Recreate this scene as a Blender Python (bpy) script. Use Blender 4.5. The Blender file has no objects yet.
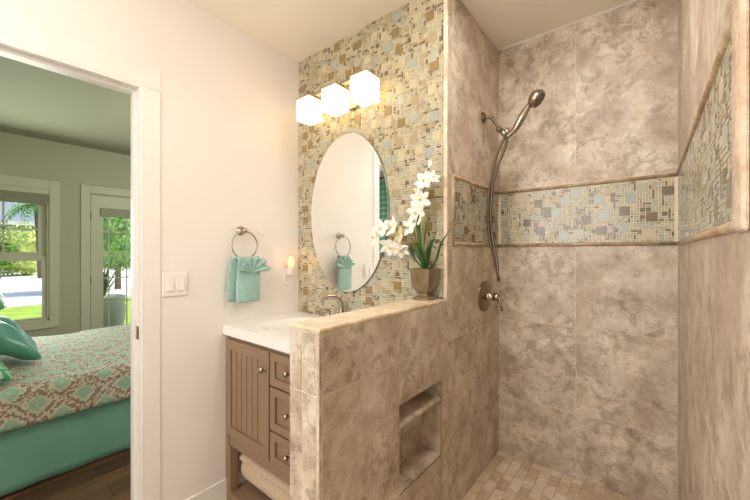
import bpy, bmesh, math, random
from mathutils import Vector, Matrix
C = bpy.context.scene.collection
PI = math.pi
E = 1.29                      # eye height above the bathroom floor
def Z(r): return E + r
FB = -0.06                    # bathroom floor

# ------------------------------------------------------------------ camera, world, lights, exposure
cam = bpy.data.cameras.new('camera'); co = bpy.data.objects.new('camera', cam); C.objects.link(co)
co.location = (0, 0, E); co.rotation_euler = (PI/2, 0, math.radians(38.7))
cam.sensor_width = 36; cam.lens = 36*342/750; cam.shift_y = 2/750; cam.clip_start = 0.01; cam.clip_end = 300
bpy.context.scene.camera = co
vs = bpy.context.scene.view_settings
vs.view_transform = 'Standard'; vs.look = 'None'; vs.gamma = 1; vs.exposure = 0.2; vs.use_curve_mapping = False

world = bpy.data.worlds.new('sky'); bpy.context.scene.world = world; world.use_nodes = True
wn = world.node_tree; sky = wn.nodes.new('ShaderNodeTexSky')
sky.sky_type = 'NISHITA'; sky.sun_disc = False; sky.sun_elevation = math.radians(50); sky.sun_rotation = math.radians(20)
sky.air_density = 1.0; sky.dust_density = 1.5; sky.ozone_density = 1.0
wn.nodes['Background'].inputs[1].default_value = 0.22
wn.links.new(sky.outputs[0], wn.nodes['Background'].inputs[0])

def light(name, typ, loc, rot, power, color, size=None, size_y=None):
    l = bpy.data.lights.new(name, typ); l.energy = power; l.color = color
    if typ == 'AREA':
        l.shape = 'RECTANGLE'; l.size = size; l.size_y = size_y or size
    if typ in ('POINT', 'SPOT') and size: l.shadow_soft_size = size
    o = bpy.data.objects.new(name, l); C.objects.link(o); o.location = loc; o.rotation_euler = rot
    return o
sun = light('sun', 'SUN', (0, 0, 20), (math.radians(-44), math.radians(14), 0), 5.5, (1, 0.95, 0.86)); sun.data.angle = math.radians(1)
# fill lights added out of view, plus daylight at the bedroom window
light('rear_fill_light', 'AREA', (-0.95, -1.62, Z(0.30)), (math.radians(90), 0, 0), 26, (0.97, 0.98, 1.0), 1.3, 1.2)  # added area fill from behind the camera, set at the added window
light('bathroom_fill_light', 'POINT', (-0.85, -0.45, Z(0.95)), (0, 0, 0), 18, (1, 0.97, 0.93), 0.14)  # added point fill, no fitting, brightens ceiling and walls
light('shower_fill_light', 'AREA', (-0.32, 1.15, Z(1.218)), (0, 0, 0), 8, (1, 0.96, 0.91), 0.25)  # added downward fill over the shower, no fitting there
light('bedroom_daylight', 'AREA', (-4.9, 0.3, Z(0.0)), (0, math.radians(-90), 0), 26, (0.95, 1.0, 0.88), 1.2, 0.85)
light('bedroom_fill_light', 'POINT', (-3.2, 1.9, Z(0.8)), (0, 0, 0), 34, (1.0, 1.0, 0.9), 0.15)  # added point fill to brighten the bedroom, no lamp there

# ------------------------------------------------------------------ materials
def nodes(name):
    m = bpy.data.materials.new(name); m.use_nodes = True
    nt = m.node_tree; return m, nt, nt.nodes['Principled BSDF']
def N(nt, t, **kw):
    n = nt.nodes.new(t)
    for k, v in kw.items():
        if k.startswith('i_'):
            key = k[2:]; key = int(key) if key.isdigit() else key.replace('_', ' ')
            n.inputs[key].default_value = v
        else: setattr(n, k, v)
    return n
def lin(c):
    return tuple(((x/255)/12.92 if x/255 <= .04045 else ((x/255+.055)/1.055)**2.4) for x in c) + (1,)
def ramp(nt, stops, src, interp='LINEAR'):
    r = nt.nodes.new('ShaderNodeValToRGB'); r.color_ramp.interpolation = interp
    el = r.color_ramp.elements
    while len(el) < len(stops): el.new(0.5)
    for e, (p, c) in zip(el, stops): e.position = p; e.color = c if len(c) == 4 else lin(c)
    nt.links.new(src, r.inputs[0]); return r
def paint(name, rgb, rough=0.6, metal=0.0, noise=0.03, scale=6, bump=0.0, bscale=200, spec=0.5, sheen=0, coat=0):
    m, nt, b = nodes(name)
    tc = N(nt, 'ShaderNodeTexCoord')
    n = N(nt, 'ShaderNodeTexNoise', i_Scale=scale, i_Detail=5.0); nt.links.new(tc.outputs['Object'], n.inputs['Vector'])
    c = lin(rgb); a = tuple(x*(1-noise) for x in c[:3])+(1,); d = tuple(min(1, x*(1+noise)) for x in c[:3])+(1,)
    r = ramp(nt, [(0.3, a), (0.7, d)], n.outputs[0]); nt.links.new(r.outputs[0], b.inputs['Base Color'])
    b.inputs['Roughness'].default_value = rough; b.inputs['Metallic'].default_value = metal
    b.inputs['Specular IOR Level'].default_value = spec
    b.inputs['Sheen Weight'].default_value = sheen; b.inputs['Coat Weight'].default_value = coat
    if bump:
        n2 = N(nt, 'ShaderNodeTexNoise', i_Scale=bscale, i_Detail=3.0); nt.links.new(tc.outputs['Object'], n2.inputs['Vector'])
        bp = N(nt, 'ShaderNodeBump', i_Strength=bump, i_Distance=0.002); nt.links.new(n2.outputs[0], bp.inputs['Height'])
        nt.links.new(bp.outputs[0], b.inputs['Normal'])
    return m
def travertine(name, dark, mid, lite, pale, scale=2.6, rough=0.42, spread=9.0, patch=0.8):
    m, nt, b = nodes(name)
    tc = N(nt, 'ShaderNodeTexCoord'); g = N(nt, 'ShaderNodeNewGeometry')
    off = N(nt, 'ShaderNodeVectorMath', operation='SCALE'); off.inputs[0].default_value = (1.0, 0.7, 1.3)
    ml = N(nt, 'ShaderNodeMath', operation='MULTIPLY'); ml.inputs[1].default_value = spread
    nt.links.new(g.outputs['Random Per Island'], ml.inputs[0]); nt.links.new(ml.outputs[0], off.inputs['Scale'])
    ad = N(nt, 'ShaderNodeVectorMath', operation='ADD'); nt.links.new(tc.outputs['Object'], ad.inputs[0]); nt.links.new(off.outputs[0], ad.inputs[1])
    def noise(sc, det, ro, dist): 
        n = N(nt, 'ShaderNodeTexNoise', i_Scale=sc, i_Detail=det, i_Roughness=ro, i_Distortion=dist); nt.links.new(ad.outputs[0], n.inputs['Vector']); return n.outputs[0]
    def mul(fac, a, c):
        mx = N(nt, 'ShaderNodeMixRGB', blend_type='MULTIPLY')
        if fac is None: mx.inputs[0].default_value = 1
        else: nt.links.new(fac, mx.inputs[0])
        nt.links.new(a, mx.inputs[1]); nt.links.new(c, mx.inputs[2]); return mx.outputs[0]
    r1 = ramp(nt, [(0.34, dark), (0.45, mid), (0.53, lite), (0.66, pale)], noise(scale*2.6, 15.0, 0.66, 0.2))
    # crumbly darker pits gathered where a broad noise lets them through
    k = 1-patch*0.34
    r2 = ramp(nt, [(0.445, (k, k*0.96, k*0.92, 1)), (0.49, (1, 1, 1, 1))], noise(scale*6.5, 15.0, 0.72, 0.3))
    r4 = ramp(nt, [(0.42, (0.12, 0.12, 0.12, 1)), (0.52, (1, 1, 1, 1))], noise(scale*1.3, 4.0, 0.55, 0.3))
    r6 = ramp(nt, [(0.53, (1, 1, 1, 1)), (0.565, (1.15, 1.15, 1.15, 1))], noise(scale*3.1, 15.0, 0.72, 0.1))
    n3 = noise(60.0, 6.0, 0.75, 0.0)
    r3 = ramp(nt, [(0.3, (0.90, 0.89, 0.88, 1)), (0.62, (1.04, 1.04, 1.03, 1))], n3)
    c = mul(None, mul(None, mul(r4.outputs[0], r1.outputs[0], r2.outputs[0]), r3.outputs[0]), r6.outputs[0])
    nt.links.new(c, b.inputs['Base Color'])
    b.inputs['Roughness'].default_value = rough
    bp = N(nt, 'ShaderNodeBump', i_Strength=0.2, i_Distance=0.001); nt.links.new(n3, bp.inputs['Height']); nt.links.new(bp.outputs[0], b.inputs['Normal'])
    return m
def emit(name, rgb, strength, mix=None):
    m, nt, b = nodes(name)
    b.inputs['Base Color'].default_value = lin(rgb); b.inputs['Emission Color'].default_value = lin(rgb)
    b.inputs['Emission Strength'].default_value = strength; b.inputs['Roughness'].default_value = 0.3
    return m
def island_mix(name, cols, rough=0.5, bump=0.2, nscale=30):
    m, nt, b = nodes(name)
    g = N(nt, 'ShaderNodeNewGeometry'); tc = N(nt, 'ShaderNodeTexCoord')
    st = [((i+0.0)/len(cols), c) for i, c in enumerate(cols)]
    r = ramp(nt, st, g.outputs['Random Per Island'], 'CONSTANT')
    n = N(nt, 'ShaderNodeTexNoise', i_Scale=nscale, i_Detail=6.0, i_Roughness=0.65); nt.links.new(tc.outputs['Object'], n.inputs['Vector'])
    r3 = ramp(nt, [(0.3, (0.80, 0.79, 0.77, 1)), (0.65, (1.08, 1.07, 1.05, 1))], n.outputs[0])
    m2 = N(nt, 'ShaderNodeMixRGB', blend_type='MULTIPLY'); m2.inputs[0].default_value = 1; nt.links.new(r.outputs[0], m2.inputs[1]); nt.links.new(r3.outputs[0], m2.inputs[2])
    nt.links.new(m2.outputs[0], b.inputs['Base Color']); b.inputs['Roughness'].default_value = rough
    bp = N(nt, 'ShaderNodeBump', i_Strength=bump, i_Distance=0.002); nt.links.new(n.outputs[0], bp.inputs['Height']); nt.links.new(bp.outputs[0], b.inputs['Normal'])
    return m
def glass(name='window_glass'):
    m, nt, b = nodes(name)
    nt.nodes.remove(b); out = nt.nodes['Material Output']
    t = N(nt, 'ShaderNodeBsdfTransparent'); g = N(nt, 'ShaderNodeBsdfGlossy', i_Roughness=0.02)
    t.inputs[0].default_value = (0.97, 0.99, 0.98, 1)
    f = N(nt, 'ShaderNodeFresnel', i_IOR=1.45); mx = N(nt, 'ShaderNodeMixShader')
    mf = N(nt, 'ShaderNodeMath', operation='MULTIPLY'); mf.inputs[1].default_value = 0.5; nt.links.new(f.outputs[0], mf.inputs[0])
    nt.links.new(mf.outputs[0], mx.inputs[0]); nt.links.new(t.outputs[0], mx.inputs[1]); nt.links.new(g.outputs[0], mx.inputs[2]); nt.links.new(mx.outputs[0], out.inputs[0])
    return m

M = {}
M['wall'] = paint('wall_paint', (236, 228, 222), 0.45, noise=0.012, scale=2)
M['trim'] = paint('trim_paint', (236, 229, 223), 0.35, noise=0.01)
M['ceil'] = paint('ceiling_paint', (242, 235, 220), 0.7, noise=0.012, scale=2)
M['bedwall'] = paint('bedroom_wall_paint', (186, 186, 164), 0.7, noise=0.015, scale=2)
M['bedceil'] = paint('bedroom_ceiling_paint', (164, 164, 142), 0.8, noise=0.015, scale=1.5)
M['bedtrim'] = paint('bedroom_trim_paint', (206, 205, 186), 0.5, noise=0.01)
M['trav'] = travertine('travertine_tile', (168, 149, 129), (189, 171, 151), (203, 188, 170), (216, 204, 188))
M['stone'] = travertine('cap_stone', (204, 180, 150), (218, 196, 166), (228, 210, 184), (236, 222, 202), scale=4, rough=0.3, patch=.3, spread=5)
M['pencil'] = travertine('pencil_stone', (150, 124, 96), (170, 144, 114), (186, 160, 130), (200, 176, 148), scale=9, rough=0.3, patch=.5)
M['bull'] = travertine('bullnose_stone', (206, 174, 146), (220, 190, 164), (230, 206, 182), (238, 218, 198), scale=7, rough=0.2, patch=.3)
M['grout'] = paint('grout', (226, 212, 188), 0.85, noise=0.04, scale=40)
M['grout_light'] = paint('mosaic_grout', (228, 220, 202), 0.8, noise=0.04, scale=40)
M['mos_cream'] = paint('mosaic_cream', (194, 182, 150), 0.2, noise=0.07, scale=18)
M['mos_tan'] = paint('mosaic_tan', (172, 155, 120), 0.22, noise=0.08, scale=18)
M['mos_brown'] = paint('mosaic_brown', (146, 124, 82), 0.18, noise=0.08, scale=18)
M['mos_aqua'] = paint('mosaic_aqua', (164, 168, 155), 0.16, noise=0.05, scale=18)
M['mos_grey'] = paint('mosaic_grey', (174, 172, 154), 0.18, noise=0.05, scale=18)
M['mos_umber'] = paint('mosaic_umber', (122, 104, 82), 0.18, noise=0.08, scale=18)
M['floorbrick'] = island_mix('shower_floor_stone', [(200, 176, 146), (208, 186, 158), (218, 200, 174), (194, 170, 140), (212, 192, 164), (226, 212, 190)], 0.45)
M['bathfloor'] = travertine('bathroom_floor_tile', (170, 150, 120), (190, 172, 142), (205, 188, 160), (216, 202, 178))
M['nickel'] = paint('brushed_nickel', (176, 164, 150), 0.24, 1.0, noise=0.03, scale=30)
M['bronze'] = paint('dark_nickel', (140, 124, 106), 0.25, 1.0, noise=0.04, scale=30)
M['hose'] = paint('dark_metal_hose', (112, 98, 82), 0.32, 1.0, noise=0.2, scale=120)
M['rubber'] = paint('dark_rubber', (104, 92, 76), 0.45)
M['vanity'] = paint('taupe_paint', (142, 116, 92), 0.45, noise=0.03, scale=12)
M['solid'] = paint('white_solid_surface', (240, 236, 230), 0.18, noise=0.008)
M['plastic'] = paint('white_plastic', (238, 232, 226), 0.3, noise=0.01)
M['towel'] = paint('teal_terry', (156, 192, 184), 0.95, noise=0.12, scale=60, bump=1.0, bscale=500, sheen=0.4)
M['beige_towel'] = paint('beige_terry', (206, 180, 150), 0.95, noise=0.08, scale=50, bump=1.0, bscale=450, sheen=0.3)
M['pot'] = paint('taupe_glazed_ceramic', (122, 104, 76), 0.18, noise=0.14, scale=16, coat=0.3)
M['soil'] = paint('dark_moss', (70, 60, 40), 0.95, noise=0.4, scale=80)
M['petal'] = paint('white_petal', (246, 240, 228), 0.55, noise=0.03, scale=25)
M['petal_y'] = paint('cream_petal', (238, 222, 178), 0.55, noise=0.05, scale=25)
M['lip'] = paint('yellow_lip', (226, 196, 120), 0.5)
M['leaf'] = paint('green_blade', (56, 98, 52), 0.4, noise=0.35, scale=14)
M['leaf_l'] = paint('light_green_blade', (112, 138, 62), 0.4, noise=0.25, scale=14)
M['stem'] = paint('green_stem', (110, 124, 58), 0.5)
M['satin'] = paint('teal_satin', (84, 156, 140), 0.34, noise=0.04, scale=5, sheen=0.2)
M['skirt'] = paint('teal_cotton', (124, 182, 166), 0.7, noise=0.06, scale=8)
M['mattress'] = paint('white_ticking', (226, 224, 216), 0.8)
M['darkwood'] = paint('dark_wood', (70, 48, 34), 0.4, noise=0.2)
M['glass'] = glass()
mm, nt, b = nodes('mirror_silver'); b.inputs['Base Color'].default_value = (0.93, 0.95, 0.94, 1); b.inputs['Metallic'].default_value = 1; b.inputs['Roughness'].default_value = 0.0
M['mirror'] = mm
M['mirror_edge'] = paint('mirror_edge_glass', (150, 164, 160), 0.1, 0.6)
# frosted shade: the bulb inside makes the middle brighter than the rim
def shade_mat():
    m, nt, b = nodes('frosted_shade')
    tc = N(nt, 'ShaderNodeTexCoord'); sp = N(nt, 'ShaderNodeSeparateXYZ'); nt.links.new(tc.outputs['Generated'], sp.inputs[0])
    r = ramp(nt, [(0.0, lin((255, 224, 172))), (1.0, lin((255, 214, 154)))], sp.outputs['Z'])
    rs = ramp(nt, [(0.0, (.5,)*3+(1,)), (0.35, (1,)*3+(1,)), (0.6, (.85,)*3+(1,)), (1.0, (.13,)*3+(1,))], sp.outputs['Z'])
    mu = N(nt, 'ShaderNodeMath', operation='MULTIPLY'); mu.inputs[1].default_value = 4.2
    nt.links.new(rs.outputs[0], mu.inputs[0]); nt.links.new(mu.outputs[0], b.inputs['Emission Strength'])
    nt.links.new(r.outputs[0], b.inputs['Emission Color']); b.inputs['Base Color'].default_value = (.9, .88, .84, 1)
    b.inputs['Roughness'].default_value = 0.3
    return m
M['shade'] = shade_mat()
def plank_mat():
    m, nt, b = nodes('dark_plank_floor')
    tc = N(nt, 'ShaderNodeTexCoord')
    br = N(nt, 'ShaderNodeTexBrick', i_Scale=1.0, i_Mortar_Size=0.002, i_Brick_Width=1.1, i_Row_Height=0.13)
    br.inputs['Color1'].default_value = lin((134, 96, 70)); br.inputs['Color2'].default_value = lin((92, 64, 48)); br.inputs['Mortar'].default_value = lin((30, 22, 18))
    mp = N(nt, 'ShaderNodeMapping'); mp.inputs['Rotation'].default_value = (0, 0, PI/2)
    nt.links.new(tc.outputs['Object'], mp.inputs[0]); nt.links.new(mp.outputs[0], br.inputs['Vector'])
    mp2 = N(nt, 'ShaderNodeMapping'); mp2.inputs['Scale'].default_value = (14, 1.5, 1); nt.links.new(tc.outputs['Object'], mp2.inputs[0])
    n = N(nt, 'ShaderNodeTexNoise', i_Scale=2.5, i_Detail=8.0, i_Roughness=0.65); nt.links.new(mp2.outputs[0], n.inputs['Vector'])
    r = ramp(nt, [(0.3, (.6, .6, .6, 1)), (0.7, (1.25, 1.2, 1.15, 1))], n.outputs[0])
    mx = N(nt, 'ShaderNodeMixRGB', blend_type='MULTIPLY'); mx.inputs[0].default_value = 1; nt.links.new(br.outputs[0], mx.inputs[1]); nt.links.new(r.outputs[0], mx.inputs[2])
    nt.links.new(mx.outputs[0], b.inputs['Base Color']); b.inputs['Roughness'].default_value = 0.38
    return m
M['plank'] = plank_mat()
def quilt_mat():                                   # medallions in dusty mint on cream, brown stepped lattice
    m, nt, b = nodes('medallion_quilt')
    uv = N(nt, 'ShaderNodeTexCoord')
    def math_(op, a, bb=None, v=None):
        n = N(nt, 'ShaderNodeMath', operation=op); nt.links.new(a, n.inputs[0])
        if bb is not None: nt.links.new(bb, n.inputs[1])
        if v is not None: n.inputs[1].default_value = v
        return n.outputs[0]
    sp = N(nt, 'ShaderNodeSeparateXYZ'); nt.links.new(uv.outputs['UV'], sp.inputs[0])
    def snap(s, k): return math_('DIVIDE', math_('FLOOR', math_('MULTIPLY', s, v=k)), v=k)
    u0 = snap(sp.outputs[0], 110); v0 = snap(sp.outputs[1], 110)
    def cell(s, per, off): return math_('ABSOLUTE', math_('SUBTRACT', math_('FRACT', math_('ADD', math_('DIVIDE', s, v=per), v=off)), v=0.5))
    def dist(off): return math_('ADD', cell(u0, 0.20, off), cell(v0, 0.18, off))
    d = math_('MINIMUM', dist(0.0), dist(0.5))
    nz = N(nt, 'ShaderNodeTexNoise', i_Scale=70.0, i_Detail=2.0); cb = N(nt, 'ShaderNodeCombineXYZ'); nt.links.new(u0, cb.inputs[0]); nt.links.new(v0, cb.inputs[1]); nt.links.new(cb.outputs[0], nz.inputs['Vector'])
    d2 = math_('ADD', d, math_('MULTIPLY', math_('SUBTRACT', nz.outputs[0], v=0.5), v=0.30))
    r = ramp(nt, [(0.0, (176, 200, 180)), (0.07, (154, 192, 172)), (0.20, (172, 200, 180)), (0.245, (206, 200, 186)), (0.29, (212, 205, 192)), (0.33, (152, 132, 118)), (0.395, (208, 202, 188)), (0.42, (154, 134, 120)), (0.46, (206, 200, 188))], d2, 'CONSTANT')
    nt.links.new(r.outputs[0], b.inputs['Base Color']); b.inputs['Roughness'].default_value = 0.85
    n2 = N(nt, 'ShaderNodeTexNoise', i_Scale=9.0, i_Detail=3.0); nt.links.new(uv.outputs['UV'], n2.inputs['Vector'])
    bp = N(nt, 'ShaderNodeBump', i_Strength=0.6, i_Distance=0.02); nt.links.new(n2.outputs[0], bp.inputs['Height']); nt.links.new(bp.outputs[0], b.inputs['Normal'])
    return m
M['quilt'] = quilt_mat()
def chevron_mat():
    m, nt, b = nodes('green_chevron')
    tc = N(nt, 'ShaderNodeTexCoord'); sp = N(nt, 'ShaderNodeSeparateXYZ'); nt.links.new(tc.outputs['UV'], sp.inputs[0])
    def mt(op, a, v=None, bb=None):
        n = N(nt, 'ShaderNodeMath', operation=op); nt.links.new(a, n.inputs[0])
        if v is not None: n.inputs[1].default_value = v
        if bb is not None: nt.links.new(bb, n.inputs[1])
        return n.outputs[0]
    zig = mt('ABSOLUTE', mt('SUBTRACT', mt('FRACT', mt('MULTIPLY', sp.outputs[0], 5.0)), 0.5))
    f = mt('FRACT', mt('MULTIPLY', mt('ADD', sp.outputs[1], bb=mt('MULTIPLY', zig, 0.28)), 6.0))
    r = ramp(nt, [(0.0, (70, 168, 128)), (0.62, (196, 214, 196))], f, 'CONSTANT')
    nt.links.new(r.outputs[0], b.inputs['Base Color']); b.inputs['Roughness'].default_value = 0.8
    return m
M['chevron'] = chevron_mat()
def stripes_mat(name, a, c, per, axis='Z'):
    m, nt, b = nodes(name); tc = N(nt, 'ShaderNodeTexCoord'); sp = N(nt, 'ShaderNodeSeparateXYZ'); nt.links.new(tc.outputs['Object'], sp.inputs[0])
    d = N(nt, 'ShaderNodeMath', operation='DIVIDE'); d.inputs[1].default_value = per; nt.links.new(sp.outputs[axis], d.inputs[0])
    f = N(nt, 'ShaderNodeMath', operation='FRACT'); nt.links.new(d.outputs[0], f.inputs[0])
    r = ramp(nt, [(0.0, a), (0.35, c)], f.outputs[0], 'CONSTANT'); nt.links.new(r.outputs[0], b.inputs['Base Color']); b.inputs['Roughness'].default_value = 0.8
    return m
M['curtain'] = stripes_mat('striped_teal_cloth', (206, 232, 222), (140, 204, 186), 0.075)
M['blind'] = stripes_mat('woven_shade', (150, 148, 128), (172, 170, 150), 0.02)
M['lawn'] = paint('lawn_grass', (150, 176, 60), 0.9, noise=0.3, scale=3, bump=0.8, bscale=40)
M['road'] = paint('pale_concrete', (232, 228, 226), 0.85, noise=0.04, scale=0.6)
M['kerb'] = paint('kerb_concrete', (176, 176, 172), 0.9, noise=0.06, scale=3)
M['hedge'] = paint('hedge_leaf', (120, 156, 56), 0.7, noise=0.5, scale=6)
M['bush'] = paint('bush_leaf', (186, 198, 108), 0.7, noise=0.35, scale=6)
M['tree'] = paint('tree_leaf', (120, 158, 78), 0.7, noise=0.5, scale=5)
M['palm'] = paint('palm_leaf', (104, 146, 78), 0.6, noise=0.3, scale=5)
M['bark'] = paint('bark', (110, 94, 74), 0.9, noise=0.3, scale=9)
M['siding'] = paint('neighbour_siding', (176, 190, 196), 0.8, noise=0.03)
M['roof'] = paint('neighbour_roof', (132, 142, 150), 0.9, noise=0.1, scale=5)
M['planter'] = paint('grey_green_planter', (176, 186, 164), 0.5, noise=0.14, scale=4)
M['extwall'] = paint('house_exterior', (206, 204, 192), 0.8)

# ------------------------------------------------------------------ mesh helpers
class MB:
    """collects faces; build() makes ONE mesh object"""
    def __init__(s): s.v = []; s.f = []; s.mi = []; s.uv = None
    def add(s, vs, fs, mi=0):
        o = len(s.v); s.v += [tuple(p) for p in vs]; s.f += [tuple(i+o for i in f) for f in fs]; s.mi += [mi]*len(fs); return s
    def box(s, x0, x1, y0, y1, z0, z1, mi=0):
        if x0 > x1: x0, x1 = x1, x0
        if y0 > y1: y0, y1 = y1, y0
        if z0 > z1: z0, z1 = z1, z0
        v = [(x0,y0,z0),(x1,y0,z0),(x1,y1,z0),(x0,y1,z0),(x0,y0,z1),(x1,y0,z1),(x1,y1,z1),(x0,y1,z1)]
        return s.add(v, [(3,2,1,0),(4,5,6,7),(0,1,5,4),(1,2,6,5),(2,3,7,6),(3,0,4,7)], mi)
    def rbox(s, x0, x1, y0, y1, z0, z1, r=0.003, seg=2, mi=0):
        bm = bmesh.new(); bmesh.ops.create_cube(bm, size=1)
        for v in bm.verts: v.co = Vector(((x0+x1)/2+v.co.x*abs(x1-x0), (y0+y1)/2+v.co.y*abs(y1-y0), (z0+z1)/2+v.co.z*abs(z1-z0)))
        bmesh.ops.bevel(bm, geom=bm.edges[:], offset=r, segments=seg, affect='EDGES', profile=0.5)
        return s.bm(bm, mi)
    def bm(s, bm, mi=0):
        bm.verts.index_update(); vs = [v.co.copy() for v in bm.verts]; fs = [tuple(v.index for v in f.verts) for f in bm.faces]; bm.free()
        return s.add(vs, fs, mi)
    def tube(s, pts, r, n=12, cap=True, mi=0):
        pts = [Vector(p) for p in pts]; k = len(pts)
        rr = r if isinstance(r, (list, tuple)) else [r]*k
        t0 = (pts[1]-pts[0]).normalized(); up = Vector((0,0,1)) if abs(t0.z) < .9 else Vector((1,0,0))
        a = t0.cross(up).normalized(); vs = []
        for i, p in enumerate(pts):
            t = (pts[min(i+1,k-1)]-pts[max(i-1,0)]).normalized()
            a = (a - t*a.dot(t)).normalized(); b = t.cross(a)
            for j in range(n):
                w = 2*PI*j/n; vs.append(p + (a*math.cos(w)+b*math.sin(w))*rr[i])
        fs = [(i*n+j, i*n+(j+1)%n, (i+1)*n+(j+1)%n, (i+1)*n+j) for i in range(k-1) for j in range(n)]
        if cap: fs += [tuple(range(n))[::-1], tuple((k-1)*n+j for j in range(n))]
        return s.add(vs, fs, mi)
    def lathe(s, prof, loc=(0,0,0), axis=(0,0,1), n=28, mi=0, square=0.0):
        """prof: (radius, height) pairs along axis"""
        ax = Vector(axis).normalized(); q = Vector((0,0,1)).rotation_difference(ax); vs = []
        for r, h in prof:
            for j in range(n):
                w = 2*PI*j/n; c_, s_ = math.cos(w), math.sin(w)
                k = 1.0
                if square: k = (1-square) + square/max(abs(c_), abs(s_))
                vs.append(q @ Vector((r*k*c_, r*k*s_, h)) + Vector(loc))
        k = len(prof)
        fs = [(i*n+j, i*n+(j+1)%n, (i+1)*n+(j+1)%n, (i+1)*n+j) for i in range(k-1) for j in range(n)]
        fs += [tuple(range(n))[::-1], tuple((k-1)*n+j for j in range(n))]
        return s.add(vs, fs, mi)
    def ico(s, c, r, sub=2, jit=0.0, sc=(1,1,1), seed=0, mi=0):
        bm = bmesh.new(); bmesh.ops.create_icosphere(bm, subdivisions=sub, radius=1); rnd = random.Random(seed)
        for v in bm.verts:
            k = r*(1+rnd.uniform(-jit, jit)); v.co = Vector((c[0]+v.co.x*k*sc[0], c[1]+v.co.y*k*sc[1], c[2]+v.co.z*k*sc[2]))
        return s.bm(bm, mi)
    def build(s, name, mats, parent=None, smooth=False, uv=None):
        off = Vector((0,0,0)); p = parent
        while p is not None: off += p.location; p = p.parent
        me = bpy.data.meshes.new(name); me.from_pydata([tuple(Vector(v)-off) for v in s.v], [], s.f)
        for m in (mats if isinstance(mats, list) else [mats]): me.materials.append(m)
        me.polygons.foreach_set('material_index', s.mi)
        if smooth: me.polygons.foreach_set('use_smooth', [True]*len(s.f))
        if uv:
            l = me.uv_layers.new(name='UVMap')
            for poly in me.polygons:
                for li in poly.loop_indices: l.data[li].uv = uv[me.loops[li].vertex_index]
        me.update()
        bm = bmesh.new(); bm.from_mesh(me); bmesh.ops.recalc_face_normals(bm, faces=bm.faces); bm.to_mesh(me); bm.free()
        if smooth == 'auto': me.set_sharp_from_angle(angle=math.radians(35))
        o = bpy.data.objects.new(name, me); C.objects.link(o)
        if parent: o.parent = parent
        return o
def tag(o, label=None, cat=None, group=None, kind=None):
    if label: o['label'] = label
    if cat: o['category'] = cat
    if group: o['group'] = group
    if kind: o['kind'] = kind
    return o
def thing(name, loc, label, cat, group=None):
    o = bpy.data.objects.new(name, None); o.empty_display_size = 0.05; C.objects.link(o); o.location = loc
    return tag(o, label, cat, group)
def struct(name, mb, mat, parent=None, smooth=False):
    o = mb.build(name, mat, parent, smooth)
    o['kind'] = 'structure'
    return o
def spline(pts, n=8):
    pts = [Vector(p) for p in pts]; P = [2*pts[0]-pts[1]] + pts + [2*pts[-1]-pts[-2]]; out = []
    for i in range(1, len(P)-2):
        for k in range(n):
            t = k/n; a, b, c_, d = P[i-1], P[i], P[i+1], P[i+2]
            out.append(0.5*((2*b)+(c_-a)*t+(2*a-5*b+4*c_-d)*t*t+(3*b-a-3*c_+d)*t**3))
    out.append(pts[-1]); return out

def tiles(mb, mp, avals, bvals, gap=0.0034, h=0.004, holes=()):
    """a grid of slabs between the break values; each slab is one connected island, cut around the holes"""
    for i in range(len(avals)-1):
        for j in range(len(bvals)-1):
            tile_one(mb, mp, avals[i]+gap/2, avals[i+1]-gap/2, bvals[j]+gap/2, bvals[j+1]-gap/2, h, holes)
def tile_one(mb, mp, a0, a1, b0, b1, h, holes=()):
    A = {a0, a1}; B = {b0, b1}
    for (p, q, r, s) in holes:
        for x in (p, q):
            if a0 < x < a1: A.add(x)
        for x in (r, s):
            if b0 < x < b1: B.add(x)
    A = sorted(A); B = sorted(B)
    def solid(i, j):
        if i < 0 or j < 0 or i >= len(A)-1 or j >= len(B)-1: return False
        ca = (A[i]+A[i+1])/2; cb = (B[j]+B[j+1])/2
        return not any(p < ca < q and r < cb < s for (p, q, r, s) in holes)
    vs = []; idx = {}; fs = []
    def V(i, j, k):
        if (i, j, k) not in idx: idx[(i, j, k)] = len(vs); vs.append(mp(A[i], B[j], h if k else 0))
        return idx[(i, j, k)]
    for i in range(len(A)-1):
        for j in range(len(B)-1):
            if not solid(i, j): continue
            fs.append((V(i,j,1), V(i+1,j,1), V(i+1,j+1,1), V(i,j+1,1)))
            if not solid(i-1, j): fs.append((V(i,j,1), V(i,j+1,1), V(i,j+1,0), V(i,j,0)))
            if not solid(i+1, j): fs.append((V(i+1,j,0), V(i+1,j+1,0), V(i+1,j+1,1), V(i+1,j,1)))
            if not solid(i, j-1): fs.append((V(i,j,0), V(i+1,j,0), V(i+1,j,1), V(i,j,1)))
            if not solid(i, j+1): fs.append((V(i,j+1,1), V(i+1,j+1,1), V(i+1,j+1,0), V(i,j+1,0)))
    if fs: mb.add(vs, fs)

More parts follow.
